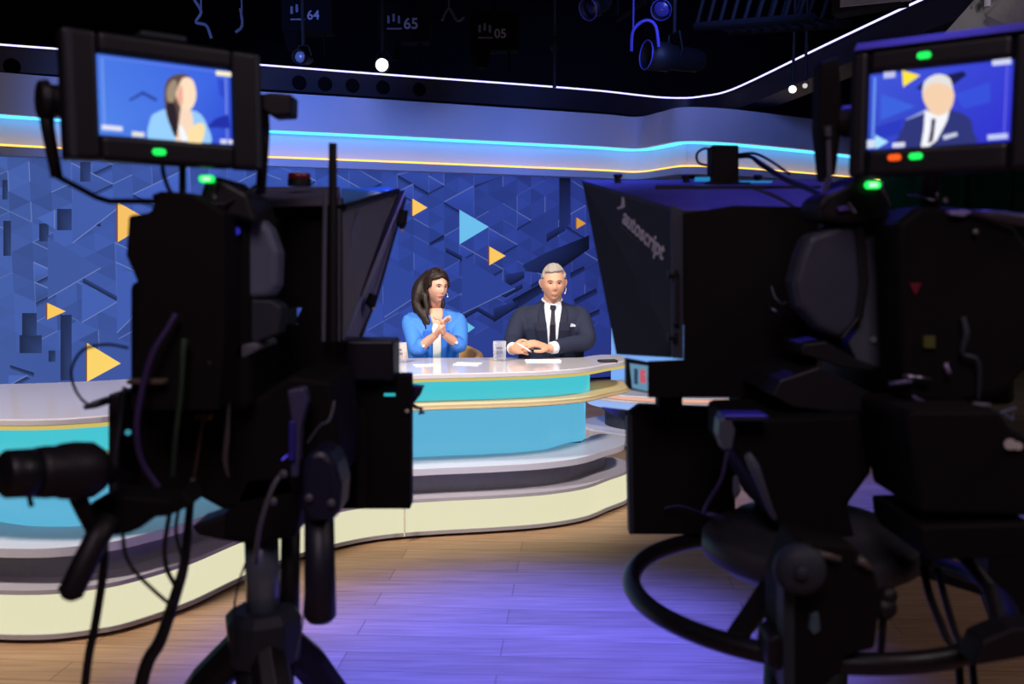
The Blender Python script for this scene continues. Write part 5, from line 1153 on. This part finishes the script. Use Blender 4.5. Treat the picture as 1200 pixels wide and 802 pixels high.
# pale printed banners at the far upper right
t = thing('banner', 'pale grey banner with dark cloudy print high at the far right', 'banner', P(1160, 40, 5.0))
g = MB(); g.prism([P(1098, 50, 5.4), P(1250, 60, 4.6), P(1250, -120, 4.6), P(1150, 8, 5.2)], (0, .02, 0))
def cloudy():
    m = mat('banner_print', (168, 168, 166), .8); nt = m.node_tree; nz = nt.nodes.new('ShaderNodeTexNoise'); nz.inputs['Scale'].default_value = 7; nz.inputs['Detail'].default_value = 8
    cr = nt.nodes.new('ShaderNodeValToRGB'); cr.color_ramp.elements[0].position = .40; cr.color_ramp.elements[0].color = (.05, .05, .05, 1); cr.color_ramp.elements[1].position = .5; cr.color_ramp.elements[1].color = (.42, .42, .41, 1)
    tc = nt.nodes.new('ShaderNodeTexCoord'); nt.links.new(tc.outputs['Object'], nz.inputs['Vector']); nt.links.new(nz.outputs['Fac'], cr.inputs[0]); nt.links.new(cr.outputs[0], nt.nodes['Principled BSDF'].inputs['Base Color']); return m
obj('cloth', g, cloudy(), t)
g = MB(); g.prism([P(1155, 15, 5.05), P(1172, 50, 5.0), P(1250, 60, 4.5), P(1250, -80, 4.5)], (0, .02, 0)); obj('plain_panel', g, mat('banner_plain', (176, 174, 166), .8), t)
for x, y in ((1157, 8), (1174, 0)):
    g = MB(); q = P(x, y, 4.95); g.cyl(q, q + Vector((0, 0, .07)), .016, 10); obj('clip', g, M_wht, t)
g = MB(); q = P(1165, 5, 5.1); rod(g, q); rod(g, P(1240, -60, 4.7)); obj('hanger', g, M_rig, t)
# ------------------------------------------------------------------ light
w = bpy.data.worlds.new('world'); S.world = w; w.use_nodes = True
w.node_tree.nodes['Background'].inputs[0].default_value = (*lin((60, 40, 60)), 1); w.node_tree.nodes['Background'].inputs[1].default_value = .12
def spot(name, loc, to, power, rgb, size, blend=.4, rad=.15):
    l = bpy.data.lights.new(name, 'SPOT'); l.energy = power; l.color = lin(rgb); l.spot_size = size; l.spot_blend = blend; l.shadow_soft_size = rad
    o = bpy.data.objects.new(name, l); COL.objects.link(o); o.location = loc
    o.rotation_euler = (Vector(to) - Vector(loc)).to_track_quat('-Z', 'Y').to_euler(); return o
spot('key_light', (-1.5, 2.6, 3.4), (-.25, 4.9, .95), 640, (255, 244, 232), .75, .5, .3)
spot('fill_light', (1.5, 2.5, 3.3), (-.05, 4.9, .95), 520, (255, 244, 236), .75, .5, .3)
spot('desk_light', (-2.4, 1.7, 3.5), (-1.7, 3.6, .4), 620, (255, 240, 225), .8, .7, .3)
spot('purple_light', (.25, 3.1, 3.7), (.02, 2.62, 0), 3300, (70, 84, 255), .64, .85, .15)
spot('purple_light', (2.9, 4.3, 3.0), (1.9, 4.6, 0), 900, (70, 85, 255), .5, .8, .15)
spot('purple_light', (1.1, 2.9, 3.7), (.72, 1.75, 1.35), 260, (85, 75, 255), .42, .6, .1)
spot('banner_light', (2.2, 3.6, 3.9), (2.6, 5.0, 2.9), 60, (255, 250, 240), .5, .5, .1)
spot('cove_wash', (-2.4, 3.4, 2.85), (-1.9, 7.6, 2.3), 900, (100, 138, 255), .9, .7, .4)
spot('cove_wash', (1.2, 4.4, 2.9), (1.4, 8.6, 2.3), 560, (105, 138, 255), .9, .7, .4)
hl = bpy.data.lights.new('added_fill', 'AREA'); hl.energy = 36; hl.size = 1.4; hl.color = lin((255, 226, 240))  # added soft fill behind the viewer, lifts the dark foreground cameras
ho = bpy.data.objects.new('added_fill', hl); COL.objects.link(ho); ho.location = (-.2, -1.4, 3.6)
ho.rotation_euler = (Vector((.1, 1.6, 1.2)) - ho.location).to_track_quat('-Z', 'Y').to_euler()
h2 = bpy.data.lights.new('added_fill', 'AREA'); h2.energy = 17; h2.size = 1.0; h2.color = lin((255, 236, 235))  # second added fill, from the side, brightens the left hood panel
h2o = bpy.data.objects.new('added_fill', h2); COL.objects.link(h2o); h2o.location = (2.9, .9, 3.5)
h2o.rotation_euler = (Vector((.2, 1.9, 1.0)) - h2o.location).to_track_quat('-Z', 'Y').to_euler()
